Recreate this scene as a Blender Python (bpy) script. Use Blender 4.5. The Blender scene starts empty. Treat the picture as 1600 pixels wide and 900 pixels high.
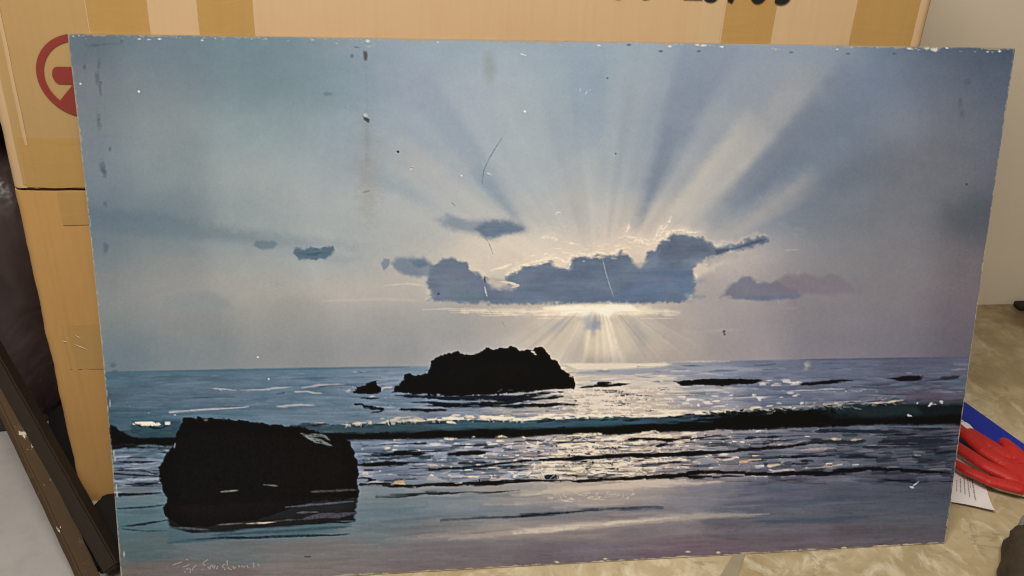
import bpy, bmesh, math, random
import numpy as np
from mathutils import Vector, Matrix, noise as mnoise

WORLD_STRENGTH = .21
LAMP_LOC, LAMP_AIM, LAMP_SIZE, LAMP_POWER = (-.42, -.82, 1.95), (.0, .12, .45), (1.0, .45), 42
# ---------------------------------------------------------------- camera, light, exposure
SC = bpy.context.scene
COL = SC.collection
F_PX = 1500.0                                                   # focal length in sketch units (1600 wide)
CAM = np.array([-0.19642, -0.85100, 0.85281]); YAW, PITCH, ROLL = 0.14515, 0.49688, 0.05184
def cam_axes():
    cy, sy = math.cos(YAW), math.sin(YAW)
    f = np.array([sy * math.cos(PITCH), cy * math.cos(PITCH), -math.sin(PITCH)]); r = np.array([cy, -sy, 0.0]); u = np.cross(r, f)
    c, s = math.cos(ROLL), math.sin(ROLL)
    return c * r + s * u, -s * r + c * u, f
RIGHT, UP, FWD = cam_axes()
cd = bpy.data.cameras.new('camera'); cam = bpy.data.objects.new('camera', cd); COL.objects.link(cam)
cd.sensor_width = 36; cd.lens = 36 * F_PX / 1600; cd.clip_start = .02; cd.clip_end = 100
cd.dof.use_dof = True; cd.dof.focus_distance = 1.12; cd.dof.aperture_fstop = 20
m = Matrix.Identity(4)
for i in range(3):
    m[i][0], m[i][1], m[i][2], m[i][3] = RIGHT[i], UP[i], -FWD[i], CAM[i]
cam.matrix_world = m; SC.camera = cam
w = bpy.data.worlds.new('World'); SC.world = w; w.use_nodes = True
w.node_tree.nodes['Background'].inputs[0].default_value = (1.0, .93, .84, 1); w.node_tree.nodes['Background'].inputs[1].default_value = WORLD_STRENGTH
def area(name, loc, target, sx, sy, power, col):
    l = bpy.data.lights.new(name, 'AREA'); l.shape = 'RECTANGLE'; l.size = sx; l.size_y = sy; l.energy = power; l.color = col
    o = bpy.data.objects.new(name, l); COL.objects.link(o); o.location = loc
    o.rotation_euler = (Vector(target) - Vector(loc)).to_track_quat('-Z', 'Y').to_euler()
area('ceiling_light', LAMP_LOC, LAMP_AIM, LAMP_SIZE[0], LAMP_SIZE[1], LAMP_POWER, (1.0, .93, .83))
SC.view_settings.view_transform = 'Standard'; SC.view_settings.look = 'None'; SC.view_settings.exposure = 0; SC.view_settings.gamma = 1
SC.render.engine = 'CYCLES'; SC.cycles.max_bounces = 6; SC.cycles.filter_width = 1.15

# a sketch point gives a direction; the plane the thing touches gives its distance
def ray(x, y): return RIGHT * ((x - 800) / F_PX) - UP * ((y - 450) / F_PX) + FWD
def on_floor(x, y, z=0.0): d = ray(x, y); return CAM + d * ((z - CAM[2]) / d[2])
def on_depth(x, y, Y): d = ray(x, y); return CAM + d * ((Y - CAM[1]) / d[1])
def to_sketch(P):
    q = P - CAM; k = q @ FWD; return 800 + F_PX * (q @ RIGHT) / k, 450 - F_PX * (q @ UP) / k

def illum(x, y):
    """how brightly the lamp lights each point of the board (measured), so that the paint's own colour can be worked out"""
    a, b = (x - 800) / 700, (y - 450) / 400; f = np.stack([np.ones_like(a), a, b, a * a, a * b, b * b], -1)
    return f @ np.array([[1.049, -.107, -.217, -.11, .04, .032], [.96, -.104, -.209, -.096, .035, .027], [.83, -.099, -.198, -.074, .027, .019]]).T

# ---------------------------------------------------------------- the seascape, brush stroke by brush stroke
class Painter:
    """Lays colour (0-255 display values) and paint thickness over a grid of board points; coordinates are the
    sketch coordinates of the picture (about 0.7 mm each)."""
    def __init__(s, X, Y, slicer):
        s.X, s.Y, s.slicer = X, Y, slicer
        s.C = np.zeros(X.shape + (3,), np.float32)
        s.H = np.zeros(X.shape, np.float32)
        s.rng = np.random.default_rng(11)
        s.n_edge = s.fbm(9, 9, 1) ; s.n_fine = s.fbm(3.2, 2.4, 2)
        s.n_long = s.fbm(46, 5, 3); s.n_mid = s.fbm(14, 2.6, 4)
        s.n_big = s.fbm(120, 80, 5); s.n_mid2 = s.fbm(30, 3.0, 6)
    def noise(s, sx, sy, seed):
        g = np.random.default_rng(seed).random((256, 256)).astype(np.float32)
        a = s.X / sx + 37.3; b = s.Y / sy + 11.7
        i = np.floor(a).astype(int); j = np.floor(b).astype(int)
        fa = a - i; fb = b - j
        fa = fa * fa * (3 - 2 * fa); fb = fb * fb * (3 - 2 * fb)
        i0, i1, j0, j1 = i & 255, (i + 1) & 255, j & 255, (j + 1) & 255
        return ((g[j0, i0] * (1 - fa) + g[j0, i1] * fa) * (1 - fb) + (g[j1, i0] * (1 - fa) + g[j1, i1] * fa) * fb) * 2 - 1
    def fbm(s, sx, sy, seed):
        return (s.noise(sx, sy, seed) * .6 + s.noise(sx * .47, sy * .47, seed + 50) * .3 + s.noise(sx * .21, sy * .21, seed + 90) * .16).astype(np.float32)
    def field(s, samples, sx, sy, sl=None):
        sl = sl or (slice(None), slice(None))
        X, Y = s.X[sl], s.Y[sl]
        num = np.zeros(X.shape + (3,), np.float32); den = np.full(X.shape, 1e-9, np.float32)
        for y, row in samples:
            wy = ((Y - y) / sy) ** 2
            for x, c in row:
                w = np.exp(-np.minimum(wy + ((X - x) / sx) ** 2, 60)) + 1e-6 / (1 + wy + ((X - x) / sx) ** 2)
                num += w[..., None] * np.array(c, np.float32); den += w
        return num / den[..., None]
    def lay(s, sl, m, col, thick=0.0):
        col = np.asarray(col, np.float32)
        c = s.C[sl]; c += (col - c) * m[..., None]
        if thick: s.H[sl] = s.H[sl] * (1 - m * .7) + m * thick
    def poly(s, pts, col, soft=1.2, wob=1.5, a=1.0, thick=0.0, long=False):
        P = np.array(pts, np.float32); pad = soft * 2 + abs(wob) * 2 + 2
        sl = s.slicer(P[:, 0].min() - pad, P[:, 1].min() - pad, P[:, 0].max() + pad, P[:, 1].max() + pad)
        X, Y = s.X[sl], s.Y[sl]
        if X.size == 0: return
        d2 = np.full(X.shape, 1e9, np.float32); ins = np.zeros(X.shape, bool)
        for (x0, y0), (x1, y1) in zip(P, np.roll(P, -1, 0)):
            ex, ey = x1 - x0, y1 - y0
            t = np.clip(((X - x0) * ex + (Y - y0) * ey) / (ex * ex + ey * ey + 1e-9), 0, 1)
            d2 = np.minimum(d2, (X - x0 - t * ex) ** 2 + (Y - y0 - t * ey) ** 2)
            if y0 != y1:
                ins ^= ((Y < y0) != (Y < y1)) & (X < (x1 - x0) * (Y - y0) / (y1 - y0) + x0)
        d = np.sqrt(d2) * np.where(ins, 1, -1) + (s.n_long if long else s.n_edge)[sl] * wob + s.n_fine[sl] * wob * .15
        m = np.clip(d / (2 * soft) + .5, 0, 1); m = m * m * (3 - 2 * m)
        s.lay(sl, m * a, col, thick)
    def stroke(s, pts, w, col, a=1.0, soft=.8, wob=.6, taper=True, thick=0.0, dry=0.0):
        P = np.array(pts, np.float32); pad = w + soft * 2 + abs(wob) * 2 + 2
        sl = s.slicer(P[:, 0].min() - pad, P[:, 1].min() - pad, P[:, 0].max() + pad, P[:, 1].max() + pad)
        X, Y = s.X[sl], s.Y[sl]
        if X.size == 0: return
        L = np.concatenate([[0], np.cumsum(np.hypot(*(P[1:] - P[:-1]).T))]); best = np.full(X.shape, 1e9, np.float32); par = np.zeros(X.shape, np.float32)
        for k in range(len(P) - 1):
            (x0, y0), (x1, y1) = P[k], P[k + 1]; ex, ey = x1 - x0, y1 - y0
            t = np.clip(((X - x0) * ex + (Y - y0) * ey) / (ex * ex + ey * ey + 1e-9), 0, 1)
            d = np.hypot(X - x0 - t * ex, Y - y0 - t * ey); u = d < best
            best = np.where(u, d, best); par = np.where(u, (L[k] + t * (L[k + 1] - L[k])) / (L[-1] + 1e-9), par)
        ww = w / 2
        if taper: ww = ww * np.sqrt(np.clip(4 * par * (1 - par), 0.02, 1))
        d = ww - best + (s.n_edge[sl] * .5 + s.n_mid[sl] * .9) * wob
        m = np.clip(d / (2 * soft) + .5, 0, 1)
        if dry: m = m * np.clip(1 - dry + s.n_fine[sl] * 1.6 * dry + .35 * dry, 0, 1)
        s.lay(sl, m * a, col, thick)
    def warp(s, x0, y0, x1, y1, ax, ay):
        """drag the wet paint about a little, mostly sideways, so that no edge stays ruler-clean"""
        sl = s.slicer(x0, y0, x1, y1); r0, c0 = sl[0].start, sl[1].start; h, w = s.X[sl].shape
        px = abs(float(s.X[r0, -1] - s.X[r0, 0])) / s.X.shape[1]; py = abs(float(s.Y[-1, c0] - s.Y[0, c0])) / s.Y.shape[0]
        jj, ii = np.mgrid[0:h, 0:w].astype(np.float32)
        edge = np.minimum(np.minimum(jj, h - 1 - jj) / (6 / py), 1)
        jj = np.clip(jj + (s.n_long[sl] * .7 + s.n_mid2[sl] * .5) * ay / py * edge, 0, h - 1.001); ii = np.clip(ii + s.n_edge[sl] * ax / px * edge, 0, w - 1.001)
        j0, i0 = jj.astype(int), ii.astype(int); fj, fi = (jj - j0)[..., None], (ii - i0)[..., None]
        for A in (s.C, s.H[..., None]):
            B = A[sl].copy(); A[sl] = (B[j0, i0] * (1 - fi) + B[j0, i0 + 1] * fi) * (1 - fj) + (B[j0 + 1, i0] * (1 - fi) + B[j0 + 1, i0 + 1] * fi) * fj
    def blob(s, cx, cy, rx, ry, col, a=1.0, soft=.5, ang=0.0, wob=.25):
        p = 1 + soft + wob; r = max(rx, ry) * p if ang else 0
        ax, ay = (r, r) if ang else (rx * p, ry * p)
        sl = s.slicer(cx - ax, cy - ay, cx + ax, cy + ay); X, Y = s.X[sl] - cx, s.Y[sl] - cy
        if X.size == 0: return
        c, n = math.cos(ang), math.sin(ang)
        d = 1 - np.hypot((X * c + Y * n) / rx, (Y * c - X * n) / ry) + (s.n_edge[sl] + s.n_fine[sl]) * wob
        m = np.clip(d / (2 * soft) + .5, 0, 1); m = m * m * (3 - 2 * m)
        s.lay(sl, m * a, col)

SKY = [
 (62, [(130,(92,110,124)),(250,(108,128,140)),(400,(112,138,150)),(480,(122,142,152)),(550,(148,160,170)),(700,(152,166,174)),(850,(156,170,178)),(920,(146,160,173)),(1000,(156,168,174)),(1100,(142,152,168)),(1200,(146,157,168)),(1300,(138,149,160)),(1400,(106,119,136)),(1500,(88,99,114)),(1570,(70,82,96))]),
 (130,[(130,(110,122,133)),(250,(120,136,144)),(400,(116,140,148)),(480,(124,146,154)),(550,(138,155,163)),(640,(152,161,174)),(750,(162,171,178)),(850,(164,175,179)),(920,(146,161,173)),(1000,(160,168,170)),(1080,(138,150,165)),(1160,(150,156,165)),(1250,(150,154,158)),(1350,(118,129,147)),(1450,(112,120,134)),(1550,(84,92,107))]),
 (200,[(140,(116,128,135)),(250,(132,144,148)),(400,(140,156,160)),(480,(146,160,164)),(550,(152,164,170)),(650,(156,166,174)),(720,(164,172,178)),(800,(164,174,178)),(900,(160,170,175)),(1000,(158,166,170)),(1060,(140,152,166)),(1130,(166,167,166)),(1230,(142,146,152)),(1300,(110,122,140)),(1400,(122,127,136)),(1500,(108,111,120)),(1560,(88,93,104))]),
 (270,[(150,(118,129,136)),(250,(136,146,147)),(400,(156,163,161)),(500,(162,168,167)),(570,(170,173,170)),(650,(168,173,174)),(750,(164,171,174)),(850,(166,172,175)),(950,(166,172,172)),(1030,(148,156,166)),(1100,(176,172,166)),(1180,(150,152,156)),(1250,(116,126,140)),(1350,(114,121,129)),(1450,(114,116,121)),(1540,(98,100,108))]),
 (335,[(155,(108,120,130)),(250,(122,134,138)),(400,(148,156,155)),(500,(166,171,168)),(600,(174,176,171)),(700,(176,176,171)),(850,(182,180,174)),(930,(192,185,174)),(1060,(198,186,170)),(1130,(148,152,158)),(1220,(126,134,144)),(1300,(118,123,130)),(1400,(116,116,122)),(1540,(82,86,92))]),
 (365,[(155,(104,118,128)),(250,(112,126,132)),(400,(140,150,150)),(500,(162,168,166))]),
 (400,[(160,(122,131,132)),(250,(142,145,141)),(400,(158,160,155)),(550,(164,168,166)),(640,(174,172,165)),(760,(212,197,178)),(850,(222,206,183)),(980,(212,192,172)),(1130,(186,174,164)),(1200,(162,155,153)),(1300,(134,132,134)),(1400,(124,122,124)),(1530,(102,95,99))]),
 (450,[(165,(132,136,133)),(250,(152,149,144)),(400,(167,162,152)),(550,(182,174,162)),(640,(186,176,163)),(800,(186,174,160)),(1120,(163,153,150)),(1250,(138,130,133)),(1400,(128,120,123)),(1520,(108,98,101))]),
 (500,[(165,(126,131,129)),(300,(137,139,136)),(450,(151,149,143)),(600,(156,154,150)),(700,(159,156,153)),(800,(182,170,157)),(900,(206,190,167)),(950,(214,198,173)),(1050,(180,168,157)),(1150,(158,149,147)),(1300,(133,126,129)),(1400,(122,115,120)),(1500,(102,94,100))]),
 (555,[(165,(106,120,128)),(300,(124,132,133)),(450,(138,140,139)),(600,(148,147,146)),(750,(160,154,150)),(880,(186,172,156)),(950,(190,176,159)),(1050,(174,161,150)),(1150,(152,143,143)),(1300,(126,120,128)),(1400,(116,110,120)),(1500,(95,89,100))])]
SEA = [
 (582,[(170,(78,102,116)),(300,(86,109,122)),(450,(96,118,134)),(600,(114,130,144)),(740,(130,140,150)),(920,(198,183,163)),(1000,(176,168,160)),(1100,(136,138,148)),(1200,(112,117,134)),(1300,(100,104,122)),(1450,(86,88,104))]),
 (620,[(180,(78,98,111)),(300,(88,107,121)),(450,(94,115,130)),(600,(104,122,138)),(700,(106,120,136)),(800,(140,140,142)),(900,(192,177,160)),(1000,(186,170,154)),(1100,(148,144,148)),(1200,(106,112,130)),(1300,(96,100,116)),(1450,(80,80,94))]),
 (650,[(180,(66,90,102)),(300,(80,104,118)),(500,(98,116,130)),(700,(120,128,138)),(850,(170,158,148)),(1000,(196,178,158)),(1150,(150,142,142)),(1300,(110,106,116)),(1480,(78,72,86))]),
 (700,[(180,(88,106,120)),(600,(104,118,134)),(700,(120,127,141)),(800,(146,140,142)),(900,(172,158,147)),(1000,(178,160,146)),(1100,(146,136,135)),(1200,(108,107,117)),(1300,(84,88,98)),(1450,(64,65,74))]),
 (738,[(190,(100,112,124)),(600,(116,123,138)),(750,(138,137,142)),(900,(182,166,149)),(1000,(176,158,144)),(1100,(128,120,125)),(1250,(92,91,102)),(1450,(60,61,72))]),
 (772,[(190,(98,112,116)),(600,(120,128,132)),(700,(134,136,138)),(800,(150,142,136)),(900,(170,154,142)),(980,(166,150,138)),(1080,(126,121,127)),(1200,(87,90,104)),(1350,(77,81,92)),(1450,(72,74,83))]),
 (800,[(200,(86,112,120)),(600,(98,118,126)),(750,(116,124,130)),(850,(122,121,126)),(1000,(124,118,121)),(1200,(93,94,103)),(1400,(80,82,90))]),
 (825,[(200,(82,106,112)),(450,(84,106,112)),(600,(104,114,118)),(700,(126,122,120)),(800,(152,140,131)),(900,(146,132,124)),(1000,(122,111,112)),(1200,(97,90,95)),(1400,(86,79,83))]),
 (862,[(200,(84,98,98)),(350,(102,108,108)),(500,(116,112,110)),(700,(114,106,106)),(900,(106,96,100)),(1050,(103,88,94)),(1200,(104,89,92)),(1400,(94,82,83))]),
 (897,[(200,(104,96,86)),(300,(112,100,96)),(500,(120,108,105)),(700,(115,102,100)),(900,(104,92,92))])]
CREAM, PALE, LAV, STEEL, TEAL, INK = (236,212,180), (206,196,186), (146,142,156), (98,116,134), (56,74,82), (15,16,19)
def horizon(x): return 583.6 - .0176 * x
def crest(x): return np.interp(x, [165,280,480,560,640,720,800,900,1000,1100,1200,1300,1400,1510], [672,668,664,663,657,654,655,652,650,646,640,634,624,624])
def trough(x): return np.interp(x, [165,280,480,560,640,720,800,860,940,1000,1100,1200,1300,1400,1510], [697,694,690,687,686,684,684,679,680,676,673,669,666,662,663])

def paint_seascape(X, Y, slicer):
    p = Painter(X, Y, slicer); R = p.rng; U = R.uniform
    # --- sky
    p.C[:] = p.field(SKY, 62, 40)
    lm = np.clip((560 - X) / 160, 0, 1) * np.clip((260 - Y) / 120, 0, 1); p.C += lm[..., None] * np.array((7, 1, -4), np.float32)
    # slanting shafts of light and shade, from the hidden sun
    def shaft(a, b, w0, w1, col, al, soft):
        (x0, y0), (x1, y1) = a, b; L = math.hypot(x1 - x0, y1 - y0); nx, ny = -(y1 - y0) / L, (x1 - x0) / L
        for k in range(3):                                  # feathered towards both ends
            f0, f1 = .12 * k, 1 - .1 * k
            q = [(x0 + (x1 - x0) * f + nx * (w0 + (w1 - w0) * f) * sg, y0 + (y1 - y0) * f + ny * (w0 + (w1 - w0) * f) * sg) for f, sg in ((f0, -.5), (f1, -.5), (f1, .5), (f0, .5))]
            p.poly(q, col, soft=soft, wob=3, a=1 - (1 - al) ** (1 / 3))
    shaft((985,372),(1112,60), 6, 84, (130,140,154), .56, 10)
    shaft((1000,352),(1052,200), 4, 26, (118,130,144), .40, 6)
    shaft((1016,384),(1190,195), 22, 62, (204,193,176), .58, 12)
    shaft((1060,345),(1275,120), 10, 64, (168,166,162), .45, 16)
    shaft((1110,350),(1345,130), 16, 90, (112,122,136), .62, 12)
    shaft((1150,325),(1270,225), 8, 40, (104,117,134), .36, 9)
    shaft((1112,384),(1280,280), 8, 36, (178,170,161), .56, 11)
    shaft((1200,330),(1420,240), 10, 60, (104,110,122), .40, 15)
    shaft((828,362),(650,128), 9, 52, (138,151,164), .42, 10)
    shaft((822,360),(740,262), 7, 22, (126,142,156), .42, 7)
    shaft((800,356),(585,215), 14, 60, (184,180,172), .45, 14)
    shaft((700,330),(510,235), 10, 30, (146,156,164), .40, 12)
    shaft((870,372),(800,110), 18, 90, (174,180,180), .30, 16)
    shaft((922,230),(918,76), 40, 58, (142,155,169), .45, 10)
    shaft((905,378),(900,240), 40, 60, (186,184,178), .35, 14)
    def fan(cx, cy, up, amp, r0, r1, half, seed, col, fine=1.0):
        dx, dy = X - cx, (cy - Y) * up; r = np.hypot(dx, dy) + 1e-3; an = np.arctan2(dx, dy)
        t = (an + 4) * 9; n = np.zeros_like(X)
        for k, (fr, w_) in enumerate(((.8, .9), (1.9, .8), (4.1, .4 * fine), (8.7, .16 * fine))):
            g1 = np.random.default_rng(seed + k).random(512) * 2 - 1; q = t * fr; i0 = np.floor(q).astype(int); f = q - i0; f = f * f * (3 - 2 * f)
            n += w_ * (g1[i0 & 511] * (1 - f) + g1[(i0 + 1) & 511] * f)
        win = np.clip((r - r0) / (r0 * .6), 0, 1) * np.clip(1 - (r - r0) / r1, 0, 1) * np.clip((half - np.abs(an)) / .3, 0, 1) * (dy > 0)
        p.C += (n * win * amp)[..., None] * np.array(col, np.float32)
    fan(935, 470, 1, 5.5, 62, 440, 1.3, 31, (1, .93, .82), .45)
    p.blob(430,120,120,75,(110,132,140),.3,1); p.blob(300,85,90,40,(100,120,132),.3,1)
    p.blob(560,250,70,44,(140,152,162),.35,.9); p.blob(190,345,110,16,(96,112,124),.55,.8,.08); p.blob(330,366,170,12,(112,126,134),.5,.8,.09)
    p.blob(1500,120,60,50,(88,97,110),.35,1); p.blob(1440,265,70,40,(104,106,112),.5,.9); p.blob(1535,350,36,30,(80,86,92),.35,1)
    p.blob(1490,190,44,70,(104,106,112),.4,.9); p.blob(1420,410,120,34,(124,118,121),.25,1)
    # warm glow over the cloud
    p.blob(870,388,130,26,(222,204,182),.45,.9); p.blob(1010,388,60,24,(224,204,182),.55,.9); p.blob(750,425,80,18,(212,196,176),.4,.9)
    p.blob(640,452,150,16,(186,176,164),.4,.9); p.blob(1120,404,54,22,(194,181,168),.45,.9)
    # distant soft clouds
    p.poly([(255,482),(262,464),(285,457),(305,456),(335,457),(356,470),(364,482)],(136,142,140),6,3,.6)
    p.poly([(560,402),(450,388),(330,372),(300,382),(420,398),(540,414)],(140,150,154),8,3,.4)
    p.poly([(394,383),(402,376),(425,376),(433,381),(428,389),(405,389)],(104,122,132),3,2,.75)
    p.poly([(457,396),(463,388),(482,387),(500,387),(508,384),(521,384),(523,391),(517,396),(508,405),(486,406),(466,403)],(88,108,120),2.4,4,.88,.4)
    for k in range(8): p.stroke([(U(462,478),U(388,404)),(U(490,520),U(386,402))],2.2,(92,116,128) if k%2 else (66,92,108),.5,1,1)
    p.poly([(594,411),(600,403),(608,405),(609,415),(600,421)],(122,134,146),2,2,.8)
    p.poly([(612,412),(618,403),(640,401),(662,403),(674,412),(682,424),(668,433),(640,432),(622,424)],(118,130,143),4,3,.85)
    p.poly([(640,408),(655,405),(668,412),(655,420)],(96,114,132),3,2,.6)
    p.poly([(680,344),(700,336),(725,344),(750,343),(790,342),(812,350),(824,362),(795,366),(772,375),(755,371),(735,364),(700,356)],(118,131,145),7,4,.62)
    p.poly([(742,358),(760,346),(795,346),(818,358),(790,364),(770,374),(756,370)],(98,114,132),5,3.5,.7)
    # the big cloud bank
    BANK = [(666,469),(671,456),(664,442),(669,426),(680,412),(692,405),(706,403),(721,407),(731,413),(736,423),(752,428),(762,440),(780,448),(792,442),(790,432),(800,426),(822,417),(845,411),(860,408),(868,415),(888,418),(893,402),(906,400),(921,403),(935,397),(946,401),(956,399),(970,391),(982,400),(990,410),(1004,408),(1013,396),(1026,385),(1040,372),(1050,365),(1066,364),(1082,368),(1100,371),(1111,379),(1116,384),(1140,383),(1160,378),(1180,371),(1196,372),(1199,377),(1180,384),(1150,391),(1120,400),(1092,409),(1082,420),(1086,438),(1084,458),(1068,471),(1000,473),(900,475),(800,475),(720,473)]
    p.poly([(x, y - 4) for x, y in BANK[8:44]] + [(1085,440),(760,448)], (232,212,184), 6, 4, .4)
    p.poly(BANK, (108,119,135), 3.6, 5.5, .96, .3)
    p.poly([(800,470),(810,440),(860,425),(905,412),(960,410),(1000,425),(1060,400),(1078,430),(1075,466),(940,472)],(102,115,134),9,4,.7)
    p.poly([(960,470),(980,440),(1040,415),(1080,425),(1082,466)],(97,115,140),10,4,.7); p.poly([(1085,410),(1125,396),(1165,384),(1150,400),(1110,416)],(150,146,150),6,4,.55)
    p.poly([(1030,400),(1048,374),(1070,372),(1104,384),(1110,392),(1080,402),(1050,420)],(98,107,122),6,3,.75)
    p.poly([(1116,390),(1150,386),(1180,376),(1196,374),(1180,381),(1150,389),(1120,398)],(90,98,112),2,1.5,.8)
    sl = p.slicer(650, 355, 1210, 480); cv = p.fbm(34, 20, 81)[sl] * 9 + p.fbm(60, 5, 82)[sl] * 5; bm_ = (p.C[sl].sum(-1) < 420)
    p.C[sl] += (cv * bm_)[..., None]
    p.poly([(684,440),(700,415),(722,414),(735,428),(752,440),(745,460),(690,464)],(116,125,138),8,3,.7)
    p.poly([(985,398),(1002,400),(1010,408),(1000,418),(990,412)],(206,188,170),4,2,.7)
    p.poly([(758,436),(784,440),(806,446),(800,453),(770,452)],(190,176,164),4,4,.75); p.stroke([(778,440),(796,441),(809,446),(800,449)],4,(232,212,184),.85,.8,1.6,thick=.8); p.stroke([(772,421),(788,417),(800,412)],3.5,(236,216,188),.8,.9,1.6,thick=.8)
    for k in range(60):
        x = U(690,1075); y = U(425,470); p.stroke([(x,y),(x+U(14,50),y-U(-2,3))],U(3,8),(U(98,122),U(112,130),U(128,144)),.25,3,1)
    p.poly([(1126,464),(1136,450),(1150,440),(1160,433),(1172,432),(1182,440),(1200,443),(1216,440),(1250,460),(1225,466),(1180,468)],(114,114,128),3.5,3.5,.85)
    p.poly([(1205,446),(1226,431),(1250,428),(1270,429),(1285,433),(1300,427),(1314,431),(1328,446),(1345,458),(1300,460),(1240,458)],(124,114,122),5,3.5,.65)
    p.poly([(1140,466),(1200,462),(1255,462),(1240,467),(1180,470)],(104,110,130),3,1.5,.7)
    # lit rims of cloud
    for pts, w in (([(800,421),(812,416),(830,410),(845,407),(856,402),(870,404),(885,412),(891,402),(905,396),(920,399),(935,394),(948,399),(958,396),(968,389)],3.6),
                   ([(862,412),(872,416),(888,419),(891,411)],3),([(790,431),(797,426),(812,420)],3.4),([(760,425),(782,420),(800,414)],3),([(1014,388),(1026,379),(1040,369),(1050,361),(1064,359),(1080,363)],3.4),([(1064,363),(1084,364),(1100,363)],2.6),
                   ([(1110,380),(1120,384),(1136,382)],3),([(966,373),(978,369),(990,372),(1000,378),(1012,383),(1022,380)],7),([(978,364),(983,352)],3),([(1040,358),(1048,340)],2),([(1022,374),(1034,352)],3),([(1030,370),(1040,354)],2.4),
                   ([(734,421),(748,423),(756,428)],2.4),([(846,372),(858,370),(870,374),(862,378)],5),([(1084,428),(1088,432),(1086,440)],3),([(1076,470),(1080,462)],6),([(1098,416),(1104,414)],3.5),([(664,470),(672,466),(668,452)],4)):
        near = 1.0 if 780 < pts[0][0] < 1075 else .5; p.stroke([(x,y-2) for x,y in pts], w*3, (222,204,182), .42*near, 4, 3); p.stroke(pts, w*.9, (240,220,192), .7*near, 1.3, 2.6, thick=1.0, dry=.6); p.stroke([(x+1,y-1.2) for x,y in pts], w*.35, (252,240,218), .4*near, .8, 1.8, thick=1.2, dry=.6)
    for k in range(110):
        t = U(); x = 790 + 250 * t; y = np.interp(x,[790,860,890,970,1000,1040],[418,402,402,388,384,366]) + R.normal(0,7)
        p.stroke([(x,y),(x+U(3,13),y+U(-2,1))],U(1,3.4),np.array((228,206,176)) + U(0,22),U(.3,.8),.8,1.2,thick=.5)
    # light under the bank
    p.poly([(720,486),(820,482),(900,477),(960,475),(1010,479),(1060,488),(1000,492),(900,492),(800,490)],(228,210,184),6,4,.75)
    p.poly([(850,482),(905,476),(980,477),(1000,486),(950,494),(880,490)],(252,238,208),5,4,.9)
    for k in range(46):
        x = U(700,1040); y = 484 + abs(R.normal(0,5)); p.stroke([(x,y),(x+U(14,60),y+U(-1.5,1.5))],U(1,2.6),(U(226,250),U(204,230),U(172,200)),U(.25,.6),.9,.6)
    for a,b,w0,w1,c,al in (((935,490),(940,560),26,56,(238,218,186),.6),((905,492),(850,560),14,44,(214,198,172),.5),((870,494),(795,548),10,34,(196,182,164),.4),((972,492),(1040,558),12,42,(206,190,168),.45),((1000,494),(1110,540),8,24,(186,172,160),.4),((935,494),(915,512),20,32,(150,152,162),.45),((985,500),(1012,540),10,20,(160,158,160),.38),((892,498),(858,520),8,16,(164,160,160),.42),((960,495),(985,556),8,24,(230,210,180),.4)):
        shaft(a,b,w0,w1,c,al,6)
    sky_keep = p.C.copy(); fan(935, 450, -1, 15, 30, 190, 1.35, 61, (1, .93, .82), .6)
    kk = np.clip((Y - 484) / 8, 0, 1)[..., None]; p.C[:] = sky_keep * (1 - kk) + p.C * kk
    p.poly([(914,514),(922,502),(936,502),(938,515)],(140,145,158),4,2,.5)
    p.stroke([(660,484),(700,482),(770,484),(800,482)],3,(208,192,172),.6,1,1); p.stroke([(505,470),(600,467),(664,470)],4,(196,184,168),.5,2,1)
    p.stroke([(1060,520),(1100,518),(1160,514)],3.5,(176,164,154),.5,2,1)
    p.stroke([(600,446),(640,443),(668,447)],2.5,(208,194,174),.6,1,1)
    # scumbled, brushy surface in the sky
    p.C += (p.n_big * 3.2 + p.fbm(26,20,21) * 2.2)[..., None] * np.array([1,.95,.85],np.float32)
    # --- sea
    m = np.clip((Y - horizon(X)) / 2.4 + .5, 0, 1)[..., None]
    sea = p.field(SEA, 56, 15); sea += (p.n_long * 7 + p.n_mid * 4)[..., None]
    p.C += (sea - p.C) * m
    p.stroke([(165,582),(420,577),(640,573)],3.4,(66,98,114),.55,1.5,.6); p.stroke([(1250,562),(1400,560),(1516,558)],2.4,(74,80,102),.6,1.2,.5)
    p.poly([(880,569),(960,567),(1040,565),(1050,568),(1030,573),(980,577),(905,579)],(230,211,184),2,2.2,.82,long=True); p.stroke([(1030,566),(1080,565),(1140,564)],2.6,(206,192,176),.65,1.2,1.2,dry=.3)
    p.poly([(905,578),(1000,576),(1120,572),(1230,575),(1120,584),(980,586),(900,585)],(150,150,160),3,1.5,.7,long=True)
    p.poly([(900,588),(980,586),(1075,584),(1060,590),(1050,596),(1080,604),(1180,606),(1100,612),(1000,616),(880,618),(890,606)],(208,192,174),3,3,.65,long=True)
    def sun(x, y): return np.exp(-((x - (955 - (y - 600) * .15)) / (100 + (y - 580) * .35)) ** 2)
    def glitter(y0, y1, gain, dark, width=1.0):
        """broken sparkle: streaky noise cut off at a level that follows the sun's path"""
        sl = p.slicer(160, y0 - 2, 1500, y1 + 2); x, y = X[sl], Y[sl]
        ok = np.clip((y - y0) / 4, 0, 1) * np.clip((y1 - y) / 4, 0, 1)
        g = np.exp(-((x - (955 - (y - 600) * .15)) / ((105 + (y - 580) * .35) * width)) ** 2)
        f = p.n_mid[sl] * .75 + p.n_fine[sl] * .75 + p.n_long[sl] * .35
        mk = np.clip((f + g * (gain + .3) - .88) * 3.2, 0, 1) * ok
        p.lay(sl, mk * .82, (230,209,186), .5)
        f2 = p.n_mid2[sl] * .9 + p.n_fine[sl] * .5
        p.lay(sl, np.clip((f2 + g * .15 - .50) * 4, 0, 1) * ok * dark * (.35 + g), (58,62,72))
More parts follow.
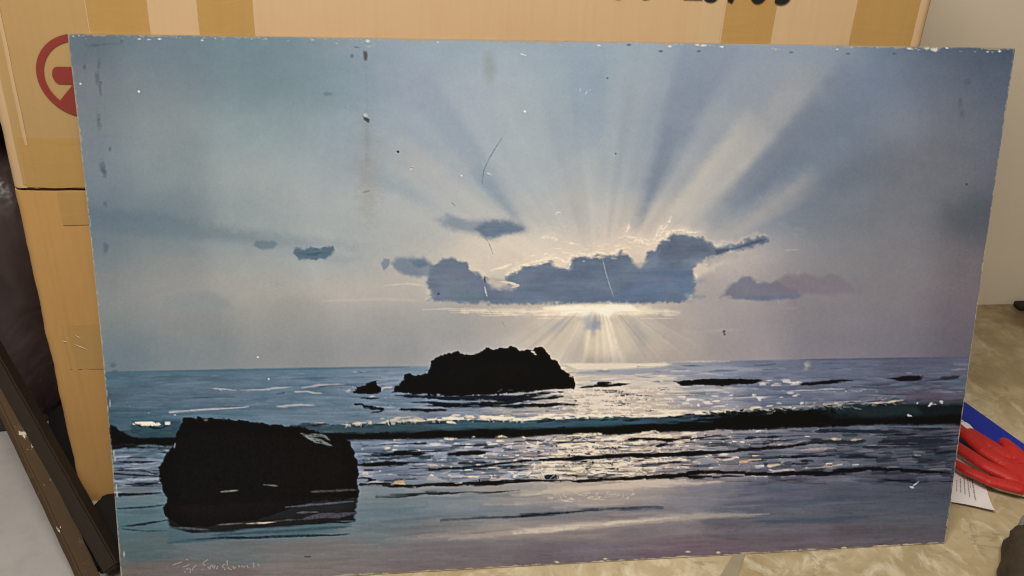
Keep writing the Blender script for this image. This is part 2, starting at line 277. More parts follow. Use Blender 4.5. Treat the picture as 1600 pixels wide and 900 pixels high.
    def sea_tone(y0, y1, k):
        sl = p.slicer(160, y0, 1510, y1); x, y = X[sl], Y[sl]; ok = np.clip((y - y0) / 4, 0, 1) * np.clip((y1 - y) / 4, 0, 1)
        p.C[sl] += ((p.n_mid2[sl] * 24 + p.n_long[sl] * 18) * ok * k * (np.clip((x - 300) / 350, .35, 1) if y0 < 640 else 1))[..., None]
    # far water: long strokes
    sea_tone(586, 655, .8)
    for k in range(520):
        y = horizon(800) + 6 + U(0,1) ** 1.3 * 88; x = U(165,1500); y += -.0176 * (x - 800)
        if y > crest(x) - 4: continue
        g = sun(x, y); l = U(14,70) * (.5 + (y - 570) / 90)
        c = np.array(CREAM) if U() < g * .85 else (np.array(STEEL) + U(-26,22) if U() < .75 else np.array(LAV) + U(-10,20))
        if x > 1150: c = c * (.92 if g > .2 else .86)
        p.stroke([(x,y),(x+l*.5,y+U(-1,.8)),(x+l,y-.0176*l+U(-.8,.8))],U(1,3.2),c,U(.25,.7)*(.45 if x < 520 else 1),.8,.7,thick=.25)
    glitter(604, 652, .86, .6, .95)
    for k in range(70):
        y = U(604,648); x = U(540,1500)
        p.stroke([(x,y),(x+U(4,14),y+U(-1,.5))],U(1,2.6),PALE if x<1250 else (150,146,150),U(.3,.7),.7,1)
    for pts,w in (([(325,607),(350,608),(372,611)],2),([(378,610),(410,609),(452,605)],3),([(266,644),(300,641),(350,638),(392,634)],3),([(470,606),(500,601),(540,600)],2.6),([(430,634),(470,632),(490,633)],2.4),([(540,613),(548,609)],3),([(458,612),(480,611),(500,614)],3),([(1150,622),(1180,620),(1200,621)],2),([(1230,612),(1290,608),(1320,607)],3)):
        p.stroke(pts,w,(186,178,176),.75,.8,.8,thick=.5)
    for pts,w in (([(500,604),(540,600),(570,599)],2),([(290,622),(330,621),(370,620)],2),([(430,616),(450,614)],2),([(1330,604),(1380,607),(1430,603)],4),([(1415,600),(1450,598)],3),([(1200,610),(1260,608),(1290,610)],2)):
        p.stroke(pts,w,(58,74,90),.7,.9,.8)
    # dark ripples round the sea stacks
    for pts,w in (([(618,618),(700,622),(800,621),(880,612)],5),([(640,628),(700,632),(770,630),(830,628)],4),([(660,634),(740,635),(800,634),(860,633)],3),([(556,630),(575,636),(598,641),(580,646)],3.5),([(560,622),(580,623),(592,622)],3),([(625,640),(660,641),(700,640)],3),([(780,626),(830,624),(880,619)],4),([(812,634),(850,633),(880,630)],3),([(850,636),(870,632),(900,632)],3)):
        p.stroke(pts,w*1.35,(20,26,33),.92,.8,2.0)
    # reefs and stacks
    ROCK = (19,18,17)
    p.poly([(930,601),(938,597),(950,597),(956,599),(970,599),(986,600),(970,603),(944,604),(906,606)],ROCK,.7,.8,1,.6)
    p.stroke([(948,599),(958,599)],1.6,(222,200,172),.8,.6,.3)
    p.poly([(1050,596),(1070,594),(1092,592),(1120,591),(1152,591),(1184,592),(1198,596),(1170,600),(1120,602),(1062,602)],ROCK,.9,1.4,1,.6)
    p.poly([(1243,599),(1280,596),(1322,592),(1334,595),(1290,600),(1252,602)],(26,26,32),1.2,1.4,.95)
    p.poly([(1376,591),(1410,587),(1438,587),(1443,592),(1420,595),(1390,594)],(28,26,34),1.4,1.2,.95)
    p.poly([(1462,591),(1480,588),(1499,587),(1496,591),(1475,593)],(46,44,56),1.4,1,.9)
    for k in range(16): p.stroke([(x:=U(1180,1250),y:=U(594,602)),(x+U(8,20),y-.5)],U(1.2,2.8),(206,192,186),.7,.7,1)
    p.poly([(557,612),(561,604),(570,597),(581,596),(590,595),(594,603),(596,611),(590,615),(572,616),(552,613)],(26,24,24),.8,1.2,1,.5)
    p.stroke([(594,612),(600,606),(612,604)],3,PALE,.7,.8,.8)
    p.poly([(617,613),(620,605),(627,594),(632,586),(640,583),(648,586),(657,587),(668,583),(672,574),(673,565),(680,558),(690,555),(705,551),(716,549),(718,553),(740,554),(752,550),(760,544),(770,547),(785,544),(797,542),(806,543),(812,547),(824,545),(830,547),(836,543),(846,543),(852,548),(857,554),(862,561),(870,565),(875,574),(882,580),(890,585),(895,594),(901,602),(898,607),(862,608),(822,613),(770,617),(700,618),(650,617)],ROCK,.8,2.8,1,.7)
    p.stroke([(830,549),(834,551),(838,554)],3.4,(222,210,188),.9,.7,1.2,thick=1)
    for k in range(26): p.stroke([(x:=U(770,890),y:=U(608,619)),(x+U(3,10),y-.3)],1.2,(150,144,140),U(.3,.8),.6,.5)
    # --- the breaking wave
    xs = np.linspace(160,1516,160); jit = R.normal(0,1.5,160) + np.interp(xs,[160,1080,1180,1300,1420,1516],[0,0,2.5,2,1,0]) * R.normal(0,1,160)
    face = [(x, crest(x) + j) for x, j in zip(xs, jit)] + [(x, trough(x)) for x in xs[::-1]]
    p.poly(face, TEAL, 1.2, 2.2, 1, .4)
    p.poly([(x, crest(x)+np.interp(x,[165,480,640,1000,1100,1200,1516],[16,14,16,12,10,6,8])) for x in xs]+[(x, trough(x)) for x in xs[::-1]], (16,17,20), 3.5, 3, .97, long=True)
    p.poly([(1040,666),(1110,650),(1200,641),(1320,637),(1400,630),(1515,628),(1515,662),(1300,664),(1150,670)],(25,31,34),4,3,.85); p.poly([(1080,664),(1180,646),(1230,640),(1290,648),(1310,660),(1200,668)],(12,14,15),5,4,.85); p.poly([(1300,654),(1400,652),(1515,646),(1515,662),(1300,664)],(16,18,20),4,3,.85)
    p.poly([(1290,642),(1360,634),(1430,632),(1440,646),(1360,652)],(38,48,51),5,3,.7)
    p.poly([(660,664),(700,660),(760,658),(930,656),(1010,654),(1030,660),(930,668),(800,670),(700,672)],(66,94,102),4,2,.7,long=True)
    for k in range(130):
        x = U(480,1100); y = crest(x) + U(2,13); p.stroke([(x,y),(x+U(8,34),y+U(-1,1))],U(1,2.6),(U(40,86),U(70,110),U(82,122)),.4,.8,.6)
    for k in range(60):
        x = U(480,1500); y = trough(x) - U(2,12); p.stroke([(x,y),(x+U(10,40),y-.5)],U(1,3),(14,15,17),.7,.8,.8)
    for k in range(150):
        x = U(165,1500); y = crest(x) + U(-1,6); p.stroke([(x,y),(x+U(6,26),y+U(-1.5,1))],U(1,3.4),np.array((14,20,25)) + U(0,28),.6,.8,1.2)
    # foam along the crest
    for k in range(480):
        x = U(490,1330); g = sun(x,645); y = crest(x) - abs(R.normal(0,3.2)) + 1
        if U() > .12 + .88 * np.exp(-((x-880)/260)**2): continue
        c = np.array((244,222,190)) * (.7 + .3 * np.exp(-((x-900)/300)**2))
        p.stroke([(x,y),(x+U(4,18),y+U(-1.5,1))],U(1,2.9),c,U(.55,.95),.7,1.1,thick=.9)
    for k in range(46):                                      # drips of foam hanging over the face
        x = U(540,820); p.stroke([(x,crest(x)-2),(x+U(-2,4),crest(x)+U(2,6))],U(1.2,2.8),(196,184,174),.7,.7,.8,thick=.7)
    p.stroke([(692,653),(706,652),(716,653)],3.2,(238,216,184),.9,.8,1,thick=1); p.stroke([(700,658),(714,661)],3,(240,214,178),.9,.7,.6,thick=1)
    p.stroke([(1200,636),(1260,634),(1300,629),(1340,626)],2.4,(178,160,148),.6,1,2,thick=.6,dry=.4)
    for k in range(110):
        x = U(1180,1410); y = crest(x) + U(-7,6); p.stroke([(x,y),(x+U(3,11),y+U(-4,4))],U(.9,2.2),np.array((84,86,86)) + U(0,70),.6,.7,.8,thick=.5)
    for k in range(70):
        x = U(1090,1300); y = crest(x) + U(-2,9); p.stroke([(x,y),(x+U(3,14),y+U(-3,4))],U(1.4,3.4),(14,16,18),.7,.8,1)
    p.stroke([(1345,630),(1385,629),(1412,624)],2.8,(204,174,154),.8,.9,1.4,thick=.7)
    p.poly([(1408,628),(1425,616),(1450,612),(1490,618),(1512,616),(1512,628),(1470,630)],(84,74,86),5,4,.65)
    for x,y in ((1240,637),(1232,636),(1456,630),(1472,628),(1433,629),(1452,633),(1420,649)): p.blob(x,y,2.6,1.4,(190,182,178),.85,.5,0,.5)
    for k in range(22): p.stroke([(x:=U(1060,1250),y:=U(612,634)),(x+U(4,12),y+U(-1,.5))],U(1.4,3),(220,204,192),.8,.7,1)
    # left of the boulder
    p.poly([(166,690),(172,664),(184,668),(198,680),(214,684),(286,682),(286,696),(166,702)],(20,21,24),2,2,.97)
    p.poly([(200,666),(215,660),(280,655),(286,680),(215,684)],(46,70,80),3,2,.85)
    for k in range(22): p.stroke([(x:=U(200,262),y:=U(664,680)),(x+U(6,20),y+U(-1,1))],U(1,3),(U(40,80),U(66,98),U(76,108)),.5,1,.8)
    p.poly([(206,662),(216,660),(232,659),(247,660),(251,663),(243,666),(236,664),(228,668),(219,664),(208,664)],(238,216,186),.8,.8,.97,1)
    p.blob(262,661,5.5,3,(236,214,186),.97,.3); p.blob(271,648,3,1.4,(190,186,180),.8,.4)
    p.stroke([(204,658),(222,666),(250,669),(262,664)],2,(20,26,30),.8,.8,.6)
    # broken water between wave and beach
    sea_tone(690, 756, 1.3)
    for k in range(760):
        x = U(165,1490); f = U(0,1); y = trough(x) + 2 + f * (np.interp(x,[165,640,1000,1490],[780,757,747,737]) - trough(x) - 4)
        if 262 < x < 552: continue
        g = sun(x,y) ; r = U(); dk = np.interp(x,[165,700,1000,1200,1490],[1,1,1,.78,.56])
        if r < .22: c = np.array((20,26,34)) + U(0,40); w = U(1,4)
        elif r < .16 + .62 * g: c = (U(222,246),U(196,222),U(164,190)); w = U(1,3.6)
        else: c = np.array([(112,124,140),(146,146,160),(82,98,114),(166,162,168),(66,84,96)][R.integers(5)]) * U(.9,1.12) * dk; w = U(1.5,5)
        l = U(10,52) * (.6 if g > .5 else 1)
        p.stroke([(x,y),(x+l*.5,y+U(-1.2,1.2)),(x+l,y-.03*l+U(-1,1))],w,c,U(.4,.9),.8,1,thick=.35)
    sl = p.slicer(160, 660, 1500, 760); keep = p.C[sl].copy(); kh = p.H[sl].copy()
    glitter(674, 752, .84, 1.0, .95)
    xx, yy = X[sl], Y[sl]; below = np.clip((yy - np.interp(xx, xs, [trough(q) for q in xs])) / 3, 0, 1)
    p.C[sl] = keep + (p.C[sl] - keep) * below[..., None]; p.H[sl] = kh + (p.H[sl] - kh) * below
    for k in range(150):
        x = 930 + R.normal(0,110); y = U(682,746)
        if y > trough(x) + 2: p.stroke([(x,y),(x+U(4,16),y-U(-.6,.8))],U(1.2,3),(U(232,250),U(208,226),U(176,196)),.85,.7,.9,thick=.8)
    for k in range(46):
        x = U(560,860); y = trough(x) + U(4,64); p.stroke([(x,y),(x+U(3,11),y+U(-1,.6))],U(1.4,3),(206,198,192),.75,.7,1)
    for k in range(230):
        x = U(165,1480); f = U(0,1); y = trough(x) + 4 + f * (np.interp(x,[165,640,1000,1490],[776,754,744,736]) - trough(x) - 6)
        if 262 < x < 545: continue
        l = U(12,70); p.stroke([(x,y),(x+l*.5,y+U(-1.4,1.4)),(x+l,y-.03*l+U(-1,1))],U(.9,2.8),np.array((16,22,30)) + U(0,30),U(.5,.95)*(1-.35*sun(x,y)),.7,1.2)
    for k in range(260):
        x = U(540,1320); f = U(0,1); y = trough(x) + 3 + f * (np.interp(x,[165,640,1000,1490],[776,754,744,736]) - trough(x) - 5)
        if U() > .25 + .75*sun(x,y): continue
        p.stroke([(x,y),(x+U(2,9),y+U(-.7,.5))],U(.9,2),(U(226,250),U(206,230),U(182,206)),.85,.6,.7,thick=.7)
    for pts,w,c in (([(590,712),(630,707),(670,709)],5,INK),([(700,710),(725,709),(760,708)],7,INK),([(555,727),(600,724),(626,724),(640,723)],6,INK),([(672,733),(740,729),(800,722),(840,720)],4,(22,28,38)),
                    ([(800,722),(860,718),(925,714),(1000,711),(1060,709),(1130,706),(1200,698),(1290,692)],5.5,(18,26,34)),([(975,688),(1010,685),(1040,688),(1100,684)],4,INK),([(860,692),(930,690),(960,688)],2.4,(46,48,56)),([(1025,697),(1042,695)],4,(36,42,54)),
                    ([(560,757),(640,758),(700,757),(760,755),(820,752),(890,749)],6.5,INK),([(880,751),(940,748),(1000,747),(1060,743),(1090,737),(1130,738),(1210,739)],6.5,INK),([(1050,744),(1110,745),(1160,745)],3,INK),
                    ([(1160,740),(1240,740),(1300,738),(1350,734),(1400,735),(1478,738)],7,(22,24,30)),([(590,775),(640,773),(690,771),(760,768),(806,766)],4,(28,30,34)),([(558,748),(572,750),(588,749)],5,INK),
                    ([(1268,674),(1320,674),(1400,674),(1412,676)],7,(34,40,50)),([(1265,688),(1310,690),(1356,689)],7,(44,46,50)),([(1374,690),(1420,688),(1490,689)],8,(38,40,48)),([(1196,700),(1225,698),(1250,694)],6,(28,40,44)),([(1220,715),(1280,712),(1300,711)],4,(28,34,44)),([(1302,713),(1350,712),(1375,713)],3,(34,36,46)),([(1350,699),(1420,698),(1500,694)],4,(42,46,56)),([(1160,685),(1220,681)],3,(34,34,42)),([(1420,724),(1470,721)],2.5,(44,44,54)),([(1440,672),(1475,670)],5,(34,36,44)),([(1470,706),(1488,704)],3,(34,34,42))):
        p.stroke(pts,w,c,.95,.8,1.8,thick=.4)
    p.stroke([(1300,668),(1350,668),(1490,666)],3,(86,98,108),.6,1.2,.8)
    for pts,w,c in (([(880,683),(905,679),(942,678),(950,682)],6,(242,220,188)),([(998,680),(1012,675),(1026,674),(1034,678)],6,(240,214,182)),([(960,684),(1000,683),(1060,680),(1090,676)],5,(224,198,172)),([(1100,674),(1130,671),(1145,673)],3.5,(196,180,170)),([(690,684),(706,687),(714,685)],6,(240,218,182)),([(614,688),(632,687),(640,684)],3,(226,214,196)),
                    ([(776,682),(784,681),(792,683)],5,(244,222,190)),([(815,683),(822,684)],5,(244,222,190)),([(737,683),(744,682)],4,(226,210,190)),([(612,756),(620,753),(632,755)],4,(232,196,150)),([(714,756),(720,753),(722,757)],6,(236,206,166)),([(711,745),(730,745),(742,745)],2.6,(234,206,178)),([(565,741),(575,739),(580,741)],5,(216,194,166)),([(668,726),(684,727)],5,(222,198,180)),
                    ([(1160,721),(1176,719),(1190,717)],4.5,(232,186,140)),([(1278,733),(1290,727),(1298,730)],4,(206,158,118)),([(1300,729),(1316,727)],3,(206,190,180)),([(1336,728),(1348,727)],3,(214,204,196)),([(1196,738),(1240,735)],3.5,(206,182,170)),([(1216,744),(1236,743)],3,(210,202,200)),([(1186,745),(1200,744)],2.4,(206,198,196)),([(1284,686),(1300,685),(1316,686)],2.4,(206,176,150)),([(1330,687),(1346,686)],3,(210,180,150)),([(1180,674),(1190,672)],4,(216,206,204)),([(1246,704),(1270,701),(1310,700)],5,(166,148,144)),([(1206,694),(1240,693),(1262,688)],3,(176,146,140)),
                    ([(1416,712),(1422,711)],2.4,(176,172,172)),([(1432,711),(1439,711)],2.4,(176,172,172)),([(1205,727),(1215,727)],3,(224,196,166)),([(1182,729),(1194,727)],2.5,(204,190,180)),([(1048,720),(1062,717),(1072,719)],5,(226,200,172)),([(1085,697),(1096,697)],3.6,(228,200,172)),([(1050,690),(1066,690),(1076,686)],5,(222,198,172)),([(1084,688),(1090,686)],5,(226,202,178))):
        p.stroke(pts,w*.72,c,.9,.7,1.4,thick=1.0,dry=.3)
    # --- wet sand
    for k in range(260):
        x = U(165,1460); y = U(764,900); g = sun(x,y+20)
        b = p.C[p.slicer(x,y,x+3,y+3)]; 
        if b.size == 0: continue
        c = b.reshape(-1,3).mean(0) * U(.9,1.1); l = U(40,170)
        p.stroke([(x,y),(x+l*.5,y-.014*l),(x+l,y-.045*l)],U(2,7),c,U(.3,.6),2,1)
    for pts,w,c,a in (([(800,773),(860,768),(920,763),(1000,758),(1060,755),(1130,752)],10,(206,186,162),.65),([(760,789),(850,785),(900,779),(990,773)],3,(196,178,160),.5),([(870,793),(930,790),(970,788)],2.5,(186,170,156),.5),([(700,842),(830,829),(900,822),(1000,814),(1100,806),(1200,802)],12,(190,172,152),.5),([(800,831),(860,825),(960,817),(1040,811)],4,(214,194,168),.55),([(800,834),(850,829),(900,825)],2.4,(226,206,180),.6),([(940,818),(1000,813),(1060,809)],1.8,(220,200,174),.5),([(640,842),(720,837),(800,831)],5,(156,142,132),.6),
                      ([(690,813),(790,807),(880,800),(960,795),(1036,792)],3,(40,50,62),.9),([(800,806),(860,802),(900,799)],3,(26,32,42),.8),([(1080,784),(1140,780),(1200,778)],5,(128,116,122),.4),([(1180,792),(1270,784),(1330,774)],8,(66,74,90),.5),([(1180,815),(1300,812),(1360,806)],9,(56,72,84),.6),([(600,815),(680,808),(760,806)],3,(78,98,110),.6),([(780,776),(700,781),(640,786)],5,(108,122,130),.5),([(600,843),(680,834),(790,825)],4,(150,140,134),.5)):
        p.stroke(pts,w,c,a,2.2,1.6)
    for k in range(70): p.blob(U(860,995),U(770,782),U(.8,2.4),U(.6,1.2),(214,194,170),.6,.5)
    p.blob(925,858,40,12,(128,118,126),.4,.9); p.blob(1020,850,40,12,(124,108,116),.4,.9); p.blob(1090,862,60,12,(112,90,100),.45,.9); p.blob(820,852,120,10,(110,102,108),.4,.9)
    p.warp(160, 600, 1512, 765, 7, 2.4); p.warp(160, 756, 1490, 898, 8, 3)
    # --- the foreground boulder and its reflection
    BOUL = [(282,662),(287,653),(292,651),(300,652),(306,654),(309,649),(315,652),(330,654),(360,656),(400,660),(430,664),(458,667),(480,669),(498,675),(514,680),(538,684),(547,690),(551,703),(557,718),(561,736),(558,750),(561,766),(560,777),(540,780),(480,785),(400,812),(330,822),(285,824),(266,811),(258,806),(255,793),(262,779),(254,764),(249,746),(249,730),(257,717),(269,700),(274,684)]
    p.poly([(262,812),(330,815),(450,806),(552,800),(556,812),(545,822),(460,838),(370,842),(290,848),(262,846)],(70,92,100),3,2,.6,long=True)
    p.poly(BOUL,(21,20,19),1.0,3.2,1,.8)
    p.poly([(262,790),(400,785),(560,776),(555,800),(552,812),(490,820),(400,826),(300,832),(266,824)],(24,22,23),2.5,3.5,.85,long=True)
    for pts,w,c,a in (([(345,768),(358,767),(372,766)],2,(140,132,122),.8),([(412,757),(424,758),(434,759)],2,(120,118,116),.8),([(484,768),(510,767),(535,766),(558,765)],3.2,(86,86,90),.8),([(446,792),(480,789),(520,786),(552,783)],3,(96,104,112),.75),([(464,801),(480,800),(498,800)],3,(110,104,108),.7),([(470,812),(500,806),(530,805),(556,801)],8,(84,82,92),.8),([(383,818),(408,817),(432,815)],2.2,(196,180,150),.95),([(338,820),(365,818),(385,817)],2.2,(120,114,104),.7),([(425,815),(450,812),(480,812)],2,(110,100,96),.6),([(262,823),(290,825),(330,828)],3,(104,112,118),.6),([(500,815),(540,816),(556,814)],2.4,(22,22,24),.9),([(300,843),(350,840),(400,840),(460,837),(530,836)],4,(22,36,44),.9),([(260,848),(300,844),(345,842)],5,(54,80,92),.7),([(330,836),(400,832),(470,828),(550,822)],5,(46,66,76),.7),([(470,838),(520,836),(548,834)],2,(30,44,52),.7),([(475,870),(486,870)],1.6,(54,50,50),.8),([(170,795),(230,792),(262,788)],2.4,(38,44,52),.8),([(190,822),(225,819),(262,812)],3,(24,28,34),.9),([(190,826),(230,830),(260,829)],2,(30,34,40),.8),([(196,757),(240,755),(250,752)],4,(26,26,36),.9),([(180,735),(220,734),(248,742)],3,(40,46,56),.9),([(178,740),(210,742),(248,744)],3,(30,34,44),.9),([(180,721),(215,722),(250,721)],3,(24,28,36),.9),([(186,772),(215,772),(252,770)],4,(28,28,32),.9),([(190,748),(225,749),(250,747)],4,(160,158,170),.8),([(186,728),(225,730),(250,727)],5,(120,134,150),.7),([(190,763),(220,764),(250,762)],6,(106,104,118),.7),([(210,697),(240,696),(256,698)],4,(90,108,116),.8),([(190,707),(230,709),(258,705)],6,(66,86,98),.7)):
        p.stroke(pts,w,c,a,.8,1.2,thick=.4,dry=.25)
    for pts,w in (([(470,677),(486,684),(500,690)],4),([(480,680),(500,680),(512,683)],5),([(492,684),(508,692),(520,697)],4),([(506,682),(516,688)],4),([(478,682),(492,690),(504,693)],2.6)):
        p.stroke(pts,w*1.1,(124,132,128),.85,.8,1.4,thick=.9,dry=.3)
    p.blob(322,656,3,1.6,(120,110,96),.7,.5); p.stroke([(272,700),(274,692)],2,(140,140,148),.8,.7,.4)
    # --- age: scratches, dents, stains and lost flakes of paint
    p.stroke([(571,74),(573,130),(573,200),(574,250)],3,(126,134,140),.28,2,1.6,taper=False,dry=.6); p.blob(574,222,9,40,(140,142,138),.3,1,0,.5)
    p.blob(576,290,15,50,(156,150,140),.4,.9,0,.6); p.stroke([(567,301),(573,299),(579,298)],1.5,(136,120,102),.6,.7,.8,dry=.4)
    p.poly([(567,80),(574,80),(575,95),(569,95)],(78,76,74),2,2,.75); p.stroke([(553,73),(563,75)],1.8,(110,108,104),.6,.8,1); p.stroke([(566,70),(576,73),(586,70)],2.4,(186,176,156),.5,.9,1.2,dry=.5)
    p.poly([(566,179),(572,183),(577,186),(576,191),(569,187)],(70,72,76),1.4,1.4,.8); p.blob(571,180,4,3,(190,194,196),.8,.5); p.blob(512,147,7,3,(104,124,134),.6,.6); p.blob(550,87,3,3,(112,112,114),.7,.6)
    p.blob(765,105,9,22,(140,148,142),.45,.8)
    for pts,w,c in (([(786,213),(776,228),(764,248),(756,266),(753,288)],1.5,(88,92,96)),([(757,370),(763,378),(768,390),(770,398)],1.1,(120,110,100)),([(757,431),(758,442)],2,(40,40,44)),([(757,447),(759,456),(761,463)],2.4,(244,236,220)),([(760,480),(772,492)],1,(120,114,110)),([(784,502),(790,512)],1,(128,122,118)),([(941,403),(946,424),(952,444),(959,464)],1.8,(190,188,190)),([(760,270),(769,273)],1.8,(236,232,222)),([(640,266),(646,260)],2.4,(240,236,226)),([(641,262),(646,262)],1.2,(80,80,76)),([(813,84),(823,87)],2,(244,240,230)),([(868,336),(871,331),(876,332)],1.8,(246,240,224)),([(1424,762),(1428,758),(1436,752)],2.6,(214,212,214)),([(1421,760),(1428,762)],3.2,(224,222,224)),([(907,137),(906,143)],1.6,(220,222,222)),([(917,142),(915,147)],1.6,(224,224,224)),([(923,139),(921,143)],1.4,(212,214,214)),([(705,316),(712,322)],1,(110,112,112)),([(1225,391),(1246,390)],1.6,(186,182,180))):
        p.stroke(pts,w*.85,c,.68,.6,.4,dry=.3)
    for x,y,r,c in ((820,174,1.9,(226,226,220)),(622,237,1.8,(40,40,42)),(962,240,1.4,(104,104,102)),(949,122,1.6,(110,116,118)),(1510,288,2,(74,74,78)),(217,143,1.8,(216,218,216)),(126,131,1.6,(214,216,214)),(1131,518,2.6,(92,86,88)),(1132,522,2,(104,98,100)),(420,592,1.6,(200,196,190)),(403,558,1.6,(206,204,200)),(540,168,1,(120,130,136)),(721,274,1.3,(226,222,210)),(685,459,2,(86,90,100)),(1419,649,2.2,(150,152,156))): p.blob(x,y,r,r*.9,c,.95,.4)
    p.blob(1261,570,5,5,(176,168,160),.6,.7); p.blob(1258,577,4,2,(150,138,124),.5,.6)
    for x,y,rx,ry in ((152,125,3,9),(154,190,3,9),(157,138,2,8),(165,318,3,4),(165,388,3.4,6),(160,260,4,8),(163,270,3,6),(155,100,3,6),(146,71,7,1.6),(190,65,2,2),(132,105,2,3),(172,233,2,3),(1503,178,4,8),(1512,128,5,4),(1500,160,3,6),(176,570,4,3),(178,580,4,2)):
        p.blob(x,y,rx,ry,(74,84,92),.42,.9,0,.7)
    p.stroke([(150,72),(170,68),(190,69)],1.2,(84,92,98),.6,.7,.6)
    for k in range(170):                                   # flaked top edge
        x = U(110,1580); y = 53.6 + (x-106)*.0149 + U(1,3) + (U()<.35)*U(0,6)
        if U() < .5 and 640 < x < 1000: continue
        p.blob(x,y,U(.5,2.2),U(.45,1.0),(lambda t: (160+52*t,154+48*t,138+38*t))(U()),U(.2,.6),.5,0,.5)
    for x,y,s in ((232,62,3),(217,61,2.4),(250,61,2.4),(316,63,2.4),(337,60,2),(575,64,4),(684,66,2.4),(1099,71,5),(1090,70,3),(1128,73,3),(1420,76,3.4),(1458,77,7),(1450,75,5),(1480,75,3),(1308,77,2.4),(1562,80,3),(1543,81,2),(936,71,3),(1046,72,2.6)): p.blob(x,y,s*.9,s*.45,(222,211,190),.75,.5,0,.7)
    for x,y in ((1236,82),(1325,84),(1397,84),(1032,80),(1092,80),(982,70),(839,63),(886,64)): p.blob(x,y,3.4,1.7,(92,96,98),.6,.6)
    for k in range(110):                                   # worn bottom edge
        x = U(190,1476); y = 849.5 + (1477-x)*.0547 - U(.4,3); p.blob(x,y,U(1,8),U(.6,1.5),(U(150,190),U(134,166),U(100,130)),U(.3,.8),.5)
    for x,y,s in ((940,877,4),(945,873,3),(1075,862,4),(1240,861,7),(1318,856,4),(1380,853,8),(1420,851,9),(1122,863,3),(870,878,3)): p.blob(x,y,s,1.4,(196,178,142),.8,.6,0,.5)
    for k in range(90):                                    # worn side edges
        y = U(55,900); x = 106 + (y-53)*.0955 + U(.5,3) + 5.5*math.sin(math.pi*min(1,(y-53)/900)); p.blob(x,y,.7,U(.8,4),(186,170,142) if U()<.5 else (160,164,162),U(.15,.55),.7,0,.6)
        y = U(78,846); x = 1585 - (y-76)*.1408 - U(.5,2); p.blob(x,y,.8,U(1,4),(150,140,124),U(.2,.5),.5)
    for x,y in ((180,716),(178,708),(183,772),(168,640),(182,762),(194,866),(172,630)): p.blob(x,y,1.2,5,(176,166,146),.7,.5)
    # sharpen local contrast in the colours, then desaturate slightly overall
    def box(a, n):
        for ax in (0, 1):
            q = np.concatenate([np.repeat(np.take(a, [0], ax), n, ax), a, np.repeat(np.take(a, [-1], ax), n, ax)], ax).cumsum(ax, dtype=np.float64)
            m_ = a.shape[ax]; w_ = 2 * n + 1; hi = np.take(q, range(w_ - 1, w_ - 1 + m_), ax); lo = np.take(q, range(0, m_ - 1), ax)
            z = np.zeros_like(np.take(hi, [0], ax)); a = (hi - np.concatenate([z, lo], ax)) / w_
        return a.astype(np.float32)
    p.C = np.clip(p.C, 8, 252); p.C = np.clip(p.C + .45 * (p.C - box(p.C, 3)) + .16 * (p.C - box(p.C, 26)), 9, 252)
    p.C += (p.C.mean(-1, keepdims=True) - p.C) * .07
    # --- canvas grain
    p.C += (p.noise(2.1,2.1,71) * 2.4 + p.n_fine * 2.0)[..., None]
    p.C += (p.fbm(5,60,72) * .8)[..., None]
    return np.clip(p.C, 8, 255), p.H + p.n_mid * .06
# the signature, as strokes of pale paint (sketch coordinates)
SIGNATURE = [[(270.5,882),(277,880),(284,877.6)],[(286,885),(291,884),(296,881)],[(291,873.6),(294,874.2)],[(289,894),(289.6,892)],[(291,889),(296,887),(300,892),(302,887),(307,882.5)],[(297,895),(298,891)],
 [(325,874),(319,877.5),(317,880.5),(321,883.5)],[(316.5,890),(317.5,889)],[(325,885),(328,889.5),(329.5,883)],[(331,882),(335,889),(336,882.5)],[(339,889),(340,884)],[(351,881),(347,884),(351,887.5),(352,890.5)],[(355,875),(356,888)],[(355,883),(358,888),(362,890)],[(364,884),(366,889.5),(368,885)],[(373,882.5),(374.5,886)],[(378,883),(379,887),(383,884)],[(396,878.5),(397,886)],[(403,881),(405,884)],[(386,882.5),(388,887)]]

# ---------------------------------------------------------------- helpers
def prop(o, label=None, cat=None, group=None, kind=None):
    for k, v in (('label', label), ('category', cat), ('group', group), ('kind', kind)):
        if v: o[k] = v
    return o
def empty(name, loc=(0, 0, 0)):
    o = bpy.data.objects.new(name, None); COL.objects.link(o); o.location = loc; o.empty_display_size = .05; return o
def mesh(name, verts, faces, mat, parent=None, smooth=True):
    me = bpy.data.meshes.new(name); me.from_pydata([tuple(map(float, v)) for v in verts], [], faces); me.update()
    return link(name, me, mat, parent, smooth)
def link(name, me, mat, parent=None, smooth=True):
    o = bpy.data.objects.new(name, me); COL.objects.link(o)
    if mat: me.materials.append(mat)
    if smooth:
        me.polygons.foreach_set('use_smooth', [True] * len(me.polygons))
        if len(me.polygons) < 200000: me.set_sharp_from_angle(angle=math.radians(38))
    if parent: o.parent = parent; o.matrix_parent_inverse = Matrix.Translation(-Vector(parent.location))
    return o
def bm_obj(name, bm, mat, parent=None, smooth=True):
    me = bpy.data.meshes.new(name); bm.normal_update(); bm.to_mesh(me); bm.free(); return link(name, me, mat, parent, smooth)
